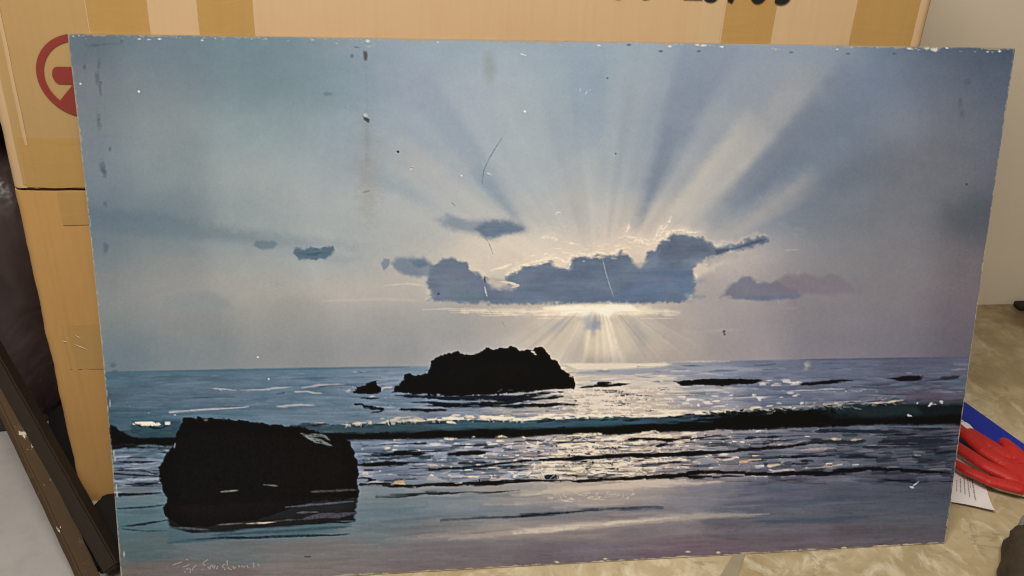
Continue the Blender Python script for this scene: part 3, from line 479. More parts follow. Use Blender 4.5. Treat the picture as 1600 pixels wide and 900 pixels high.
def grid_mesh(name, fn, us, vs, mat, parent=None, thick=0.0, back=None):
    """surface fn(u, v) over the two lists; with thick, closed by an offset copy along 'back'"""
    nu, nv = len(us), len(vs); V = [np.array(fn(u, v), float) for v in vs for u in us]
    F = [(j * nu + i, j * nu + i + 1, (j + 1) * nu + i + 1, (j + 1) * nu + i) for j in range(nv - 1) for i in range(nu - 1)]
    if thick:
        n = len(V); b = np.array(back, float) * thick; V += [v + b for v in V]; F += [(d + n, c + n, b_ + n, a + n) for a, b_, c, d in F]
        ring = [i for i in range(nu)] + [j * nu + nu - 1 for j in range(1, nv)] + [(nv - 1) * nu + i for i in range(nu - 2, -1, -1)] + [j * nu for j in range(nv - 2, 0, -1)]
        for a, c in zip(ring, ring[1:] + ring[:1]): F.append((c, a, a + n, c + n))
    return mesh(name, V, F, mat, parent)
def box_bm(c, s, bev=0.0, rot=None, seg=2):
    bm = bmesh.new(); bmesh.ops.create_cube(bm, size=1); bmesh.ops.scale(bm, vec=s, verts=bm.verts)
    if bev: bmesh.ops.bevel(bm, geom=bm.edges[:], offset=bev, segments=seg, affect='EDGES', profile=.5)
    if rot: bmesh.ops.rotate(bm, cent=(0, 0, 0), matrix=rot, verts=bm.verts)
    bmesh.ops.translate(bm, vec=c, verts=bm.verts); return bm
def lin(c): c = np.asarray(c, float) / 255; return np.where(c <= .04045, c / 12.92, ((c + .055) / 1.055) ** 2.4)
class Mat:
    """small node builder for procedural materials"""
    def __init__(s, name, base=(.5, .5, .5), rough=.7, spec=.3):
        s.m = bpy.data.materials.new(name); s.m.use_nodes = True; s.t = s.m.node_tree; s.b = s.t.nodes['Principled BSDF']
        s.b.inputs['Base Color'].default_value = (*base, 1); s.b.inputs['Roughness'].default_value = rough; s.b.inputs['Specular IOR Level'].default_value = spec
        s.co = s.t.nodes.new('ShaderNodeTexCoord').outputs['Object']; s.col = None
    def n(s, typ, **kw):
        x = s.t.nodes.new(typ)
        for k, v in kw.items():
            if k in x.inputs.keys(): 
                if hasattr(v, 'links'): s.t.links.new(v, x.inputs[k])
                else: x.inputs[k].default_value = v
            else: setattr(x, k, v)
        return x
    def coords(s, scale=(1, 1, 1), rot=(0, 0, 0)):
        x = s.n('ShaderNodeMapping'); s.t.links.new(s.co, x.inputs['Vector']); x.inputs['Scale'].default_value = scale; x.inputs['Rotation'].default_value = rot; return x.outputs[0]
    def noise(s, scale, stretch=(1, 1, 1), detail=4, rough=.6, dist=0.0, rot=(0, 0, 0)):
        x = s.n('ShaderNodeTexNoise'); s.t.links.new(s.coords(stretch, rot), x.inputs['Vector'])
        x.inputs['Scale'].default_value = scale; x.inputs['Detail'].default_value = detail; x.inputs['Roughness'].default_value = rough; x.inputs['Distortion'].default_value = dist
        return x.outputs['Fac']
    def ramp(s, fac, lo, hi, a=0.0, b=1.0):
        x = s.n('ShaderNodeMapRange'); s.t.links.new(fac, x.inputs[0])
        for i, v in zip((1, 2, 3, 4), (lo, hi, a, b)): x.inputs[i].default_value = v
        return x.outputs[0]
    def mix(s, fac, col, mode='MIX'):
        x = s.n('ShaderNodeMix', data_type='RGBA', blend_type=mode); cur = s.col
        if cur is None: x.inputs[6].default_value = s.b.inputs['Base Color'].default_value
        else: s.t.links.new(cur, x.inputs[6])
        if hasattr(fac, 'links'): s.t.links.new(fac, x.inputs[0])
        else: x.inputs[0].default_value = fac
        if hasattr(col, 'links'): s.t.links.new(col, x.inputs[7])
        else: x.inputs[7].default_value = (*col, 1)
        s.col = x.outputs[2]; s.t.links.new(s.col, s.b.inputs['Base Color']); return s
    def bump(s, fac, strength, dist):
        x = s.n('ShaderNodeBump'); x.inputs['Strength'].default_value = strength; x.inputs['Distance'].default_value = dist
        s.t.links.new(fac, x.inputs['Height'])
        old = s.b.inputs['Normal'].links
        if old: s.t.links.new(old[0].from_socket, x.inputs['Normal'])
        s.t.links.new(x.outputs[0], s.b.inputs['Normal']); return s
    def roughness(s, fac, lo, hi): s.t.links.new(s.ramp(fac, .3, .7, lo, hi), s.b.inputs['Roughness']); return s

# ---------------------------------------------------------------- materials
M = {}
k = Mat('wall_paint', (.66, .58, .46), .8, .2)
k.mix(k.ramp(k.noise(2.2, detail=5), .35, .7, 0, .35), (.61, .53, .41)); k.mix(k.ramp(k.noise(14, detail=6), .55, .8, 0, .3), (.57, .49, .375)).bump(k.noise(160, detail=3), .12, .002); M['wall'] = k.m
k = Mat('vinyl_flooring', (0.528, 0.444, 0.282), .62, .3)
k.mix(k.ramp(k.noise(6, (1, 1.6, 1), 6, .62, 1.2), .40, .62, 0, .85), (0.372, 0.288, 0.156))
k.mix(k.ramp(k.noise(10, (1.6, 1, 1), 7, .65, 2.0), .50, .68, 0, .85), (0.696, 0.624, 0.456))
k.mix(k.ramp(k.noise(17, (1, 1, 1), 8, .7, 1.4, (0, 0, .6)), .54, .64, 0, .75), (0.300, 0.228, 0.126))
k.mix(k.ramp(k.noise(60, detail=5), .6, .75, 0, .45), (0.324, 0.252, 0.150))
def stain_shade(k, c, r, col, al):                                     # ragged patch of brown staining with floor shade painted in
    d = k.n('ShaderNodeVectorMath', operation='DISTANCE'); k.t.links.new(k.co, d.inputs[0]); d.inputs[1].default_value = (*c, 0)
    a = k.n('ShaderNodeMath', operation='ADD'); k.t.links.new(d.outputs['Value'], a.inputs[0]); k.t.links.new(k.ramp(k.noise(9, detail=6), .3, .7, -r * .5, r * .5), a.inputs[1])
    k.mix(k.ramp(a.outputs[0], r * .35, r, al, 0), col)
stain_shade(k, (1.06, .50), .34, (0.240, 0.174, 0.090), .75); stain_shade(k, (1.04, .56), .14, (0.102, 0.066, 0.034), .9); stain_shade(k, (.86, .30), .16, (0.324, 0.252, 0.138), .5)  # wide patch adds the far falloff, small one the offcut's shadow
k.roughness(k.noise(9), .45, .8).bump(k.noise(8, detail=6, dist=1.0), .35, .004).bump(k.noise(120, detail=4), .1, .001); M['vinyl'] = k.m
k = Mat('concrete', (.37, .355, .35), .75, .3)
k.mix(k.ramp(k.noise(5, detail=6), .35, .7, 0, .5), (.30, .285, .28)).mix(k.ramp(k.noise(40, detail=6), .5, .8, 0, .35), (.25, .24, .235)).bump(k.noise(90, detail=5), .15, .002); M['concrete'] = k.m
def card(name, c, d, rough=.75, spec=.25):
    k = Mat(name, c, rough, spec)
    k.mix(k.ramp(k.noise(6, detail=4), .35, .7, 0, .5), d); k.mix(k.ramp(k.noise(5, (30, 1, 1.2), 3), .45, .75, 0, .22), tuple(x * .86 for x in d))
    k.mix(k.ramp(k.noise(420, (1, 1, 3), 3), .55, .8, 0, .22), tuple(x * 1.2 for x in c)); k.bump(k.noise(4, (60, 1, .6), 2), .12, .0012); return k
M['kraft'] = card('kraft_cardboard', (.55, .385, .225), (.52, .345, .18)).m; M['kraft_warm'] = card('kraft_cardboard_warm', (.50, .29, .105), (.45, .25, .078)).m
M['kraft_dark'] = card('kraft_inside', (.30, .19, .09), (.25, .15, .07)).m
k = card('packing_tape', (.435, .265, .088), (.405, .24, .076), .34, .45); k.bump(k.noise(16, (1, 1, 3), 4, .6, 1.0), .22, .002); M['tape'] = k.m
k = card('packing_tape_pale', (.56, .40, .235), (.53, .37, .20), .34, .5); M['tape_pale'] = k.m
k = card('packing_tape_mid', (.44, .288, .125), (.41, .255, .10), .44, .4); M['tape_mid'] = k.m
k = Mat('red_print', (.235, .036, .028), .7, .25); k.mix(k.ramp(k.noise(300, detail=3), .6, .75, 0, .5), (.30, .10, .06)); M['print'] = k.m
M['ink'] = Mat('marker_ink', (.012, .011, .01), .5, .3).m
k = Mat('hardboard', (.42, .30, .18), .8, .2); k.mix(k.ramp(k.noise(120, detail=5), .45, .65, 0, .8), (.58, .48, .33)).mix(k.ramp(k.noise(40, detail=4), .55, .7, 0, .7), (.2, .14, .09)); M['hardboard'] = k.m
k = Mat('painted_canvas_board', (.4, .4, .4), .55, .14)
k.col = k.n('ShaderNodeAttribute', attribute_name='paint').outputs['Color']; k.t.links.new(k.col, k.b.inputs['Base Color'])
k.roughness(k.noise(9, detail=5), .5, .68).bump(k.noise(900, detail=2), .16, .0005); M['paint'] = k.m
M['sig'] = Mat('signature_paint', (.38, .34, .34), .5, .3).m
k = Mat('old_brown_wood', (.078, .046, .022), .7, .25)
k.mix(k.ramp(k.noise(12, (1, 1, .12), 5), .4, .7, 0, .8), (.045, .030, .018)); k.mix(k.ramp(k.noise(60, detail=4), .60, .68, 0, .5), (.11, .075, .042))
k.mix(k.ramp(k.noise(75, (1, 1, .6), 5, .6), .645, .675, 0, .9), (.60, .54, .44)); k.bump(k.noise(60, (1, 1, .1), 5), .4, .002); M['wood'] = k.m
k = Mat('dark_brown_wood', (.021, .0145, .0085), .7, .25)
k.mix(k.ramp(k.noise(14, (1, 1, .12), 5), .4, .7, 0, .8), (.018, .013, .009)).bump(k.noise(60, (1, 1, .1), 5), .4, .002); M['wood_dark'] = k.m
k = Mat('plum_plastic', (.036, .024, .024), .32, .45); k.mix(k.ramp(k.noise(8, detail=4), .4, .7, 0, .7), (.062, .045, .045)).bump(k.noise(9, detail=3, dist=1), .35, .02); M['plum'] = k.m
k = Mat('black_fill', (.010, .009, .009), .9, .15); k.bump(k.noise(60, detail=4), .4, .004); M['black'] = k.m
k = Mat('red_rubber', (.50, .022, .018), .5, .35); k.mix(k.ramp(k.noise(40, detail=5), .45, .75, 0, .55), (.38, .016, .014)).mix(k.ramp(k.noise(160, detail=4), .66, .76, 0, .3), (.60, .10, .08)).bump(k.noise(420, detail=3), .35, .0012).bump(k.noise(38, detail=4, dist=.6), .55, .005); M['red'] = k.m
k = Mat('white_knit', (.66, .60, .52), .9, .15); k.bump(k.noise(500, detail=2), .5, .001); M['knit'] = k.m
k = Mat('blue_card', (.006, .024, .36), .5, .25); k.mix(k.ramp(k.noise(30, detail=4), .5, .8, 0, .3), (.012, .05, .42)); M['blue'] = k.m
k = Mat('white_paper', (.84, .82, .82), .7, .2); k.mix(k.ramp(k.noise(30, detail=4), .4, .7, 0, .4), (.78, .76, .75)); M['paper'] = k.m
M['type'] = Mat('grey_type', (.16, .15, .15), .7, .2).m
k = Mat('worn_brown_leather', (.060, .044, .026), .6, .35); k.mix(k.ramp(k.noise(22, detail=6), .4, .7, 0, .8), (.032, .024, .016)).mix(k.ramp(k.noise(90, detail=5), .66, .72, 0, .7), (.3, .25, .18)).bump(k.noise(70, detail=5), .5, .003); M['leather'] = k.m
k = Mat('grey_duct_tape', (.17, .165, .165), .36, .5); k.mix(k.ramp(k.noise(25, detail=5), .45, .7, 0, .7), (.30, .29, .29)).bump(k.noise(40, detail=5, dist=1), .6, .006); M['duct'] = k.m
k = Mat('floor_strip', (.30, .26, .18), .6, .3); k.mix(k.ramp(k.noise(40, detail=5), .4, .7, 0, .6), (.36, .31, .21)); M['strip'] = k.m

# ---------------------------------------------------------------- setting
prop(bm_obj('floor', box_bm((.2, 0, -.0512), (4.4, 3.2, .1)), M['concrete'], smooth=False), kind='structure')
prop(bm_obj('wall', box_bm((.2, .66, .85), (4.4, .104, 1.9)), M['wall'], smooth=False), kind='structure')
def vinyl(u, v): return (u, v, .0004 * mnoise.noise((u * 9, v * 9, 3)) - .0004)
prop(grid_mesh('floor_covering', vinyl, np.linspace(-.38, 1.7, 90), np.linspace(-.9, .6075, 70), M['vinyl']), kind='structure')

# ---------------------------------------------------------------- cardboard box standing on its side, flaps to the front
BX0, BX1, BY, BSEAM, BTOP, BBACK = -.594, .400, .1548, .4315, .865, .585
def face_y(x, z):
    e = x - BX0; y = BY + .0006 * mnoise.noise((x * 5, z * 5, 1)) + .0003 * mnoise.noise((x * 21, z * 9, 4))
    y += .0011 * math.exp(-((e - .019) / .003) ** 2) + .0010 * math.exp(-((e - .033) / .0028) ** 2) - .0006 * math.exp(-((e - .026) / .003) ** 2)    # scored folds near the corner
    for ed in (e, BX1 - x):
        if ed < .011: y += .011 - math.sqrt(max(0, .011 ** 2 - (.011 - max(ed, 0)) ** 2))
    return y
def corner_us(): 
    a = [BX0 + .011 * (1 - math.cos(t)) for t in np.linspace(0, math.pi / 2, 7)]; return a + list(np.linspace(BX0 + .014, BX0 + .05, 20)) + list(np.linspace(BX0 + .056, BX1 - .014, 90)) + [BX1 - .011 * (1 - math.cos(t)) for t in np.linspace(math.pi / 2, 0, 7)]
box = prop(empty('cardboard_box', (-.1, .37, 0)), 'large brown cardboard box with taped flaps standing behind the painting', 'box')
def flap(z0, z1, ragged, mat='kraft'):
    def f(u, v):
        z = v
        if abs(v - ragged) < 1e-6: z += .0007 * mnoise.noise((u * 55, 7, 0)) + .0012 * mnoise.noise((u * 9, 3, 2))
        x = u
        if u < BX0 + .03: x += .0012 * mnoise.noise((z * 22, 5, 1)) + .0008 * mnoise.noise((z * 70, 2, 8))
        y = face_y(u, z)
        if z0 < .01 and z < .008: y += (.008 - z) ** 2 * 20; z += .003 * math.exp(-((u - BX0) / .008) ** 2)
        return (x, y, z)
    return grid_mesh('front_flap', f, corner_us(), np.linspace(z0, z1, 60), M[mat], box, .004, (0, 1, 0))
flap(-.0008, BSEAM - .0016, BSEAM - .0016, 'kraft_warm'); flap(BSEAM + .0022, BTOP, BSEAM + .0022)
T = .005
for name, c, s in (('side_panel', (BX0 + .0048, (BY + BBACK) / 2 + .008, BTOP / 2), (T, BBACK - BY - .016, BTOP - .004)), ('side_panel', (BX1 - .0048, (BY + BBACK) / 2 + .008, BTOP / 2), (T, BBACK - BY - .016, BTOP - .004)),
                   ('back_panel', (-.097, BBACK - .002, BTOP / 2), (.98, T, BTOP - .004)), ('top_panel', (-.097, (BY + BBACK) / 2 + .004, BTOP - .004), (.978, BBACK - BY - .02, T)), ('bottom_panel', (-.097, (BY + BBACK) / 2 + .004, .0032), (.978, BBACK - BY - .02, T))):
    bm_obj(name, box_bm(c, s, .0012), M['kraft_dark'] if name in ('back_panel', 'bottom_panel') else M['kraft'], box)
bm_obj('inner_flap', box_bm((-.097, BY + .0085, BSEAM), (.97, .004, .30), .001), M['kraft_dark'], box)
def on_box(x, y): q = on_depth(x, y, BY); return q[0], q[2]
def tape(x0, x1, z0, z1, mat='tape', lift=.0004, jag=.0006):
    def f(u, v):
        x = u + (jag * mnoise.noise((v * 30, u * 3, 6)) if u in (x0, x1) else 0); z = v + (jag * 2 * mnoise.noise((u * 60, v * 3, 9)) if v in (z0, z1) else 0)
        return (x, face_y(u, v) - lift - .0002 * mnoise.noise((u * 40, v * 40, 5)), z)
    nu = max(4, int((x1 - x0) / .012)); nv = max(4, int((z1 - z0) / .012))
    return grid_mesh('tape_strip', f, list(np.linspace(x0, x1, nu)), list(np.linspace(z0, z1, nv)), M[mat], box, .0002, (0, 1, 0))
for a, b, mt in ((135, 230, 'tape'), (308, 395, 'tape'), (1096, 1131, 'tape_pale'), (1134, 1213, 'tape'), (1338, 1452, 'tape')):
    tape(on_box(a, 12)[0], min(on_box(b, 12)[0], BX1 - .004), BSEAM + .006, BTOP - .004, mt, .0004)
tape(BX0 + .0125, on_box(133, 12)[0], BSEAM + .006, BTOP - .004, 'tape_mid', .0003)  # mid-tone film, darker than the bare middle of the flap
tape(BX0 + .016, BX1 - .012, BSEAM + .003, on_box(60, 216)[1], 'tape', .0008)
tape(BX0 + .045, BX1 - .012, on_box(80, 351)[1], BSEAM - .0026, 'tape', .0008)
tape(on_box(102, 540)[0], -.30, on_box(110, 577)[1], on_box(110, 508)[1], 'tape', .0008)
tape(BX0 + .021, BX0 + .026, BSEAM + .05, BTOP - .01, 'kraft', .0008)
M['glint'] = Mat('pale_glint', (.80, .74, .62), .3, .5).m  # pale slivers paint glints onto the tape patch
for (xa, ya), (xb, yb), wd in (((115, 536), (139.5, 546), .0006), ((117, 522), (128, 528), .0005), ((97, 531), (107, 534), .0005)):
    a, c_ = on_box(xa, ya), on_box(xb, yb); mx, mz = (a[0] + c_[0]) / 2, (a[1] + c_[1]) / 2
    mesh('tape_glint', [(a[0], BY - .0014, a[1]), (mx, BY - .0016, mz - wd), (c_[0], BY - .0014, c_[1]), (mx, BY - .0016, mz + wd)], [(0, 1, 2, 3)], M['glint'], box, False)
# printed handling symbol: a ring with a bar and a wedge
def plate(bm, pts, y):
    vs = [bm.verts.new((x, y, z)) for x, z in pts]; f = bm.faces.new(vs); return f
bm = bmesh.new(); cx, cz = on_box(129, 118.5); ro, ri = .0440, .0366; ysym = BY - .0013; N = 56
for i in range(N):
    a0, a1 = 2 * math.pi * i / N, 2 * math.pi * (i + 1) / N
    plate(bm, [(cx + r * math.cos(a), cz + r * .98 * math.sin(a)) for r, a in ((ri, a0), (ro, a0), (ro, a1), (ri, a1))], ysym)
bx, bz = on_box(82, 117); h = .0088
plate(bm, [(bx + .006 + .006 * math.cos(t), bz + h * math.sin(t)) for t in np.linspace(math.pi / 2, 1.5 * math.pi, 9)] + [(cx + .03, bz - h), (cx + .03, bz + h)], ysym)
plate(bm, [on_box(*q) for q in ((94, 157), (113, 133), (150, 120), (160, 165), (130, 178), (108, 170))], ysym - .0001)
bmesh.ops.recalc_face_normals(bm, faces=bm.faces[:]); sym = bm_obj('handling_symbol', bm, M['print'], box, False); prop(sym, 'dark red printed ring symbol with a rounded bar')
# marker code, its feet just inside the picture's top edge
for ch, chx in (('0', 965), ('0', 1008), ('2', 1082), ('6', 1109), ('7', 1147), ('0', 1183), ('3', 1222)):
    cu = bpy.data.curves.new('code', 'FONT'); cu.body = ch; cu.size = .047; cu.offset = .0009; cu.align_x = 'CENTER'
    tmp = bpy.data.objects.new('code', cu); COL.objects.link(tmp); bpy.context.view_layer.update()
    me = bpy.data.meshes.new_from_object(tmp.evaluated_get(bpy.context.evaluated_depsgraph_get())); bpy.data.objects.remove(tmp)
    q = on_box(chx, np.interp(chx, [965, 1083, 1110, 1222], [-4, -3, 1.5, 5]))
    for v in me.vertices: v.co = (q[0] + v.co.x * .95, BY - .0016, q[1] + v.co.y)
    link('marker_digit', me, M['ink'], box, False)

# ---------------------------------------------------------------- the painting
PW, PH, TH = 1.016, .61853, .24579
SN, CN = math.sin(TH), math.cos(TH); NRM = np.array([0, -CN, SN]); P0 = np.array([0, .0004, .0006])
def board(u, v): return P0 + np.stack([u, v * SN, v * CN], -1)
def bowL(v): return -PW / 2 + .0036 * np.sin(np.pi * np.clip(v / PH, 0, 1))
def bowR(v): return PW / 2 - .0018 * np.sin(np.pi * np.clip(v / PH, 0, 1))
NU, NV = 1300, 820
s_, v_ = np.meshgrid(np.linspace(0, 1, NU), np.linspace(PH, 0, NV))
u_ = bowL(v_) + (bowR(v_) - bowL(v_)) * s_
PT = board(u_, v_); SX, SY = to_sketch(PT.reshape(-1, 3)); SX = SX.reshape(NV, NU).astype(np.float32); SY = SY.reshape(NV, NU).astype(np.float32)
ROWMIN, ROWMAX, COLMIN, COLMAX = SY.min(1), SY.max(1), SX.min(0), SX.max(0)
def slicer(x0, y0, x1, y1):
    r0 = int(np.searchsorted(ROWMAX, y0)); r1 = int(np.searchsorted(ROWMIN, y1)); c0 = int(np.searchsorted(COLMAX, x0)); c1 = int(np.searchsorted(COLMIN, x1))
    return (slice(r0, r1), slice(c0, c1))
colour, relief = paint_seascape(SX, SY, slicer)
rn = np.random.default_rng(5); nz = lambda n, k: np.interp(np.arange(n), np.arange(0, n + k, k), rn.random(len(np.arange(0, n + k, k))))
for dist, wear in ((np.minimum(u_ - bowL(v_), 9), (nz(NV, 5) * (nz(NV, 17) + .35) * nz(NV, 61))[:, None] * .0030), (bowR(v_) - u_, (nz(NV, 5) * nz(NV, 31))[:, None] * .0022), (PH - v_, (nz(NU, 4) * .5 + nz(NU, 37) * .7)[None, :] ** 2 * .0030), (v_, (nz(NU, 6) * nz(NU, 41))[None, :] * .0034)):
    k_ = np.clip((wear - dist) / .0007 + .5, 0, 1)[..., None] * .7; colour = colour * (1 - k_) + np.array([176, 156, 122]) * k_
ILL = illum(SX, SY)
albedo = np.clip((lin(colour) - .004) / ILL, .002, .92)
PT = PT + NRM * (np.clip(relief, -.2, 1.5)[..., None] * .00016 + .0003)
me = bpy.data.meshes.new('paint_layer'); nq = (NU - 1) * (NV - 1)
me.vertices.add(NU * NV); me.vertices.foreach_set('co', PT.reshape(-1).astype(np.float32))
ii = (np.arange(NV - 1)[:, None] * NU + np.arange(NU - 1)[None, :]).reshape(-1)
me.loops.add(nq * 4); me.loops.foreach_set('vertex_index', np.stack([ii, ii + NU, ii + NU + 1, ii + 1], -1).reshape(-1).astype(np.int32))
me.polygons.add(nq); me.polygons.foreach_set('loop_start', np.arange(0, nq * 4, 4, dtype=np.int32))
at = me.color_attributes.new('paint', 'FLOAT_COLOR', 'POINT'); at.data.foreach_set('color', np.concatenate([albedo, np.ones((NV, NU, 1))], -1).reshape(-1).astype(np.float32))
me.update(calc_edges=True)
pic = prop(empty('seascape_painting', (0, 0, 0)), 'unframed seascape painting with black rocks and sunrays leaning on the cardboard box', 'painting')
link('paint_layer', me, M['paint'], pic)
vs = list(np.linspace(0, PH, 40)); V = []
for d in (0.0, .003):
    for v in vs:
        for e in (bowL(v), bowR(v)): V.append(board(np.array(e), np.array(v)) - NRM * d)
n = len(vs); F = []
for j in range(n - 1):
    a = 2 * j; b = 2 * n + 2 * j
    F += [(a, a + 1, a + 3, a + 2), (b + 1, b, b + 2, b + 3), (a + 2, a, b, b + 2)[::-1], (a + 1, a + 3, b + 3, b + 1)[::-1]]
F += [(0, 1, 2 * n + 1, 2 * n)[::-1], (2 * n - 2, 2 * n - 1, 4 * n - 1, 4 * n - 2)]
bd = mesh('hardboard_panel', V, F, M['hardboard'], pic, False)
def sketch_to_board(x, y):
    d = ray(x, y); t = ((P0 - CAM) @ NRM) / (d @ NRM); return CAM + d * t
bm = bmesh.new()
for ln in SIGNATURE:
    pts = [sketch_to_board(*q) + NRM * .00075 for q in ln]
    for a, b in zip(pts, pts[1:]):
        d = b - a; d = d / (np.linalg.norm(d) + 1e-9); sd = np.cross(NRM, d) * .00085
        q = [a - sd - d * .0002, a + sd - d * .0002, b + sd * .8 + d * .0002, b - sd * .8 + d * .0002]
        bm.faces.new([bm.verts.new(v) for v in q])
prop(bm_obj('signature', bm, M['sig'], pic, False), 'pale handwritten signature in the lower corner')

# ---------------------------------------------------------------- things on the floor at the right
def strip_thing(): 
    q = [on_floor(x, y, .0009) for x, y in ((1148, 862), (1166, 862), (1148, 915), (1116, 915))]
    def f(u, v): a = q[0] + (q[1] - q[0]) * u; b = q[3] + (q[2] - q[3]) * u; p = a + (b - a) * v; return p + np.array([.0006 * mnoise.noise((u * 9, v * 9, 0)), 0, .0001])
    return grid_mesh('floor_tape', f, np.linspace(0, 1, 6), np.linspace(1, 0, 14), M['strip'], None, .0003, (0, 0, -1))
prop(strip_thing(), 'dull grey-brown strip of tape stuck to the floor in front of the painting', 'tape')
# blue card
A, B = on_floor(1488, 614, .003), on_floor(1640, 722, .003); ex = (B - A) / np.linalg.norm(B - A); ey = np.array([ex[1], -ex[0], 0]); Lc = np.linalg.norm(B - A)
if ey[0] > 0: ey = -ey
cardo = prop(empty('package_card', A), 'blue and white packaging card lying under the red glove', 'card')
def cz(u, v): return .0030 + .0012 * math.sin(u * 3) * v
def cf(u, v): p = A + ex * (Lc * u) + ey * (.105 * v); return (p[0], p[1], cz(u, v))
o = grid_mesh('card_sheet', cf, np.linspace(0, 1, 16), np.linspace(0, 1, 10), M['blue'], cardo, .0012, (0, 0, -1))
def decal(pts, z): 
    bm = bmesh.new(); bm.faces.new([bm.verts.new(on_floor(x, y, z)) for x, y in pts]); bmesh.ops.triangulate(bm, faces=bm.faces[:])
    for f in bm.faces:
        if f.normal.z < 0: f.normal_flip()
    return bm
bm_obj('white_lettering', decal([(1490, 660), (1503, 658), (1510, 660), (1516, 664), (1522, 671), (1516, 672), (1513, 677), (1505, 672), (1492, 671)], .0046), M['paper'], cardo, False)
bm_obj('white_lettering', decal([(1494, 652), (1502, 655), (1507, 659), (1494, 658)], .0046), M['paper'], cardo, False)
bm_obj('white_lettering', decal([(1541, 690), (1544, 688), (1549, 692), (1546, 694)], .0046), M['paper'], cardo, False)
bm_obj('white_lettering', decal([(1551, 697), (1554, 695), (1559, 698), (1557, 700)], .0046), M['paper'], cardo, False)
bm_obj('white_border', decal([(1484, 706), (1498, 708), (1530, 730), (1560, 752), (1545, 760), (1490, 735)], .0046), M['paper'], cardo, False)
# leaflet
lf = prop(empty('paper_leaflet', on_floor(1520, 780)), 'white paper slip with grey printed lines under the glove', 'leaflet')
Q = [on_floor(x, y, .0016) for x, y in ((1488, 722), (1536, 744), (1553, 803), (1485.5, 786))]
def lz(u, v): return .0018 + .006 * max(0, v - .55) ** 2 * 4 * (.4 + u) + .0006 * math.sin(u * 5)
def lfn(u, v): a = Q[0] + (Q[1] - Q[0]) * u; b = Q[3] + (Q[2] - Q[3]) * u; p = a + (b - a) * v; return (p[0], p[1], lz(u, v))
grid_mesh('paper_sheet', lfn, np.linspace(0, 1, 12), np.linspace(1, 0, 14), M['paper'], lf, .0003, (0, 0, -1))
rng = random.Random(4); bm = bmesh.new()
for uu, v0, v1, wd in ((.14, .42, .70, .010), (.24, .36, .72, .012), (.35, .30, .73, .012), (.46, .22, .76, .013), (.60, .12, .80, .018), (.52, .18, .5, .008)):
    v = v0
    while v < v1:
        l = rng.uniform(.015, .05); l = min(l, v1 - v)
        c = [lfn(uu - wd, v), lfn(uu + wd, v), lfn(uu + wd, v + l), lfn(uu - wd, v + l)]
        f = bm.faces.new([bm.verts.new((p[0], p[1], p[2] + .0003)) for p in c]); v += l + .016
for f in bm.faces:
    f.normal_update()
    if f.normal.z < 0: f.normal_flip()
bm_obj('printed_lines', bm, M['type'], lf, False)
# glove
gl = prop(empty('work_glove', on_floor(1600, 740)), 'red rubber-coated work glove lying palm up on the blue card', 'glove')
def chain(pts, flat=.62):
    bm = bmesh.new()
    for (a, ra), (b, rb) in zip(pts, pts[1:]):
        a, b = np.array(a), np.array(b); n = max(2, int(np.linalg.norm(b - a) / .003))
        for t in np.linspace(0, 1, n):
            r = ra + (rb - ra) * t; mt = Matrix.Translation(Vector(a + (b - a) * t)) @ Matrix.Diagonal((1, 1, flat, 1)); bmesh.ops.create_icosphere(bm, subdivisions=2, radius=r, matrix=mt)
    return bm
def gp(x, y, z=.014): return on_floor(x, y, z)
FING = [[(gp(1517, 678, .017), .0078), (gp(1540, 694, .018), .0100), (gp(1574, 716, .017), .0112)],
        [(gp(1478, 655, .015), .0078), (gp(1506, 680, .018), .0102), (gp(1536, 707, .019), .0108), (gp(1578, 734, .017), .011)],
        [(gp(1470, 684, .015), .0080), (gp(1502, 706, .018), .0104), (gp(1540, 731, .019), .0110), (gp(1585, 752, .016), .011)],
        [(gp(1484, 722, .013), .0072), (gp(1510, 738, .015), .0088), (gp(1545, 754, .016), .0096), (gp(1590, 766, .015), .010)],
        [(gp(1569, 694, .018), .0092), (gp(1582, 706, .020), .0112), (gp(1604, 728, .019), .0125)],
        [(gp(1588, 742, .016), .021), (gp(1640, 748, .017), .029), (gp(1690, 766, .016), .031)],
        [(gp(1574, 728, .016), .013), (gp(1620, 742, .017), .020)], [(gp(1580, 752, .014), .012), (gp(1650, 775, .015), .022)]]
bm = bmesh.new()
for i, fch in enumerate(FING):
    b2 = chain(fch, .45 if i >= 5 else .68); tm = bpy.data.meshes.new('t'); b2.to_mesh(tm); b2.free(); bm.from_mesh(tm); bpy.data.meshes.remove(tm)
lowz = min(v.co.z for v in bm.verts)
bmesh.ops.translate(bm, vec=(0, 0, .0052 - lowz), verts=bm.verts)
o = bm_obj('rubber_shell', bm, M['red'], gl)
md = o.modifiers.new('remesh', 'REMESH'); md.mode = 'VOXEL'; md.voxel_size = .0013; md.use_smooth_shade = True
md = o.modifiers.new('smooth', 'SMOOTH'); md.factor = .5; md.iterations = 5
k2 = [on_floor(x, y, .0042) for x, y in ((1536, 757), (1560, 768), (1600, 778), (1680, 800), (1740, 790), (1720, 720), (1640, 712), (1590, 740))]
bm = bmesh.new(); f = bm.faces.new([bm.verts.new(p) for p in k2]); r = bmesh.ops.extrude_face_region(bm, geom=[f]); bmesh.ops.translate(bm, vec=(0, 0, .0065), verts=[g for g in r['geom'] if isinstance(g, bmesh.types.BMVert)])
bmesh.ops.recalc_face_normals(bm, faces=bm.faces[:]); bmesh.ops.bevel(bm, geom=bm.edges[:], offset=.002, segments=2, affect='EDGES')
prop(bm_obj('knit_back', bm, M['knit'], gl), 'off-white knitted back of the glove')

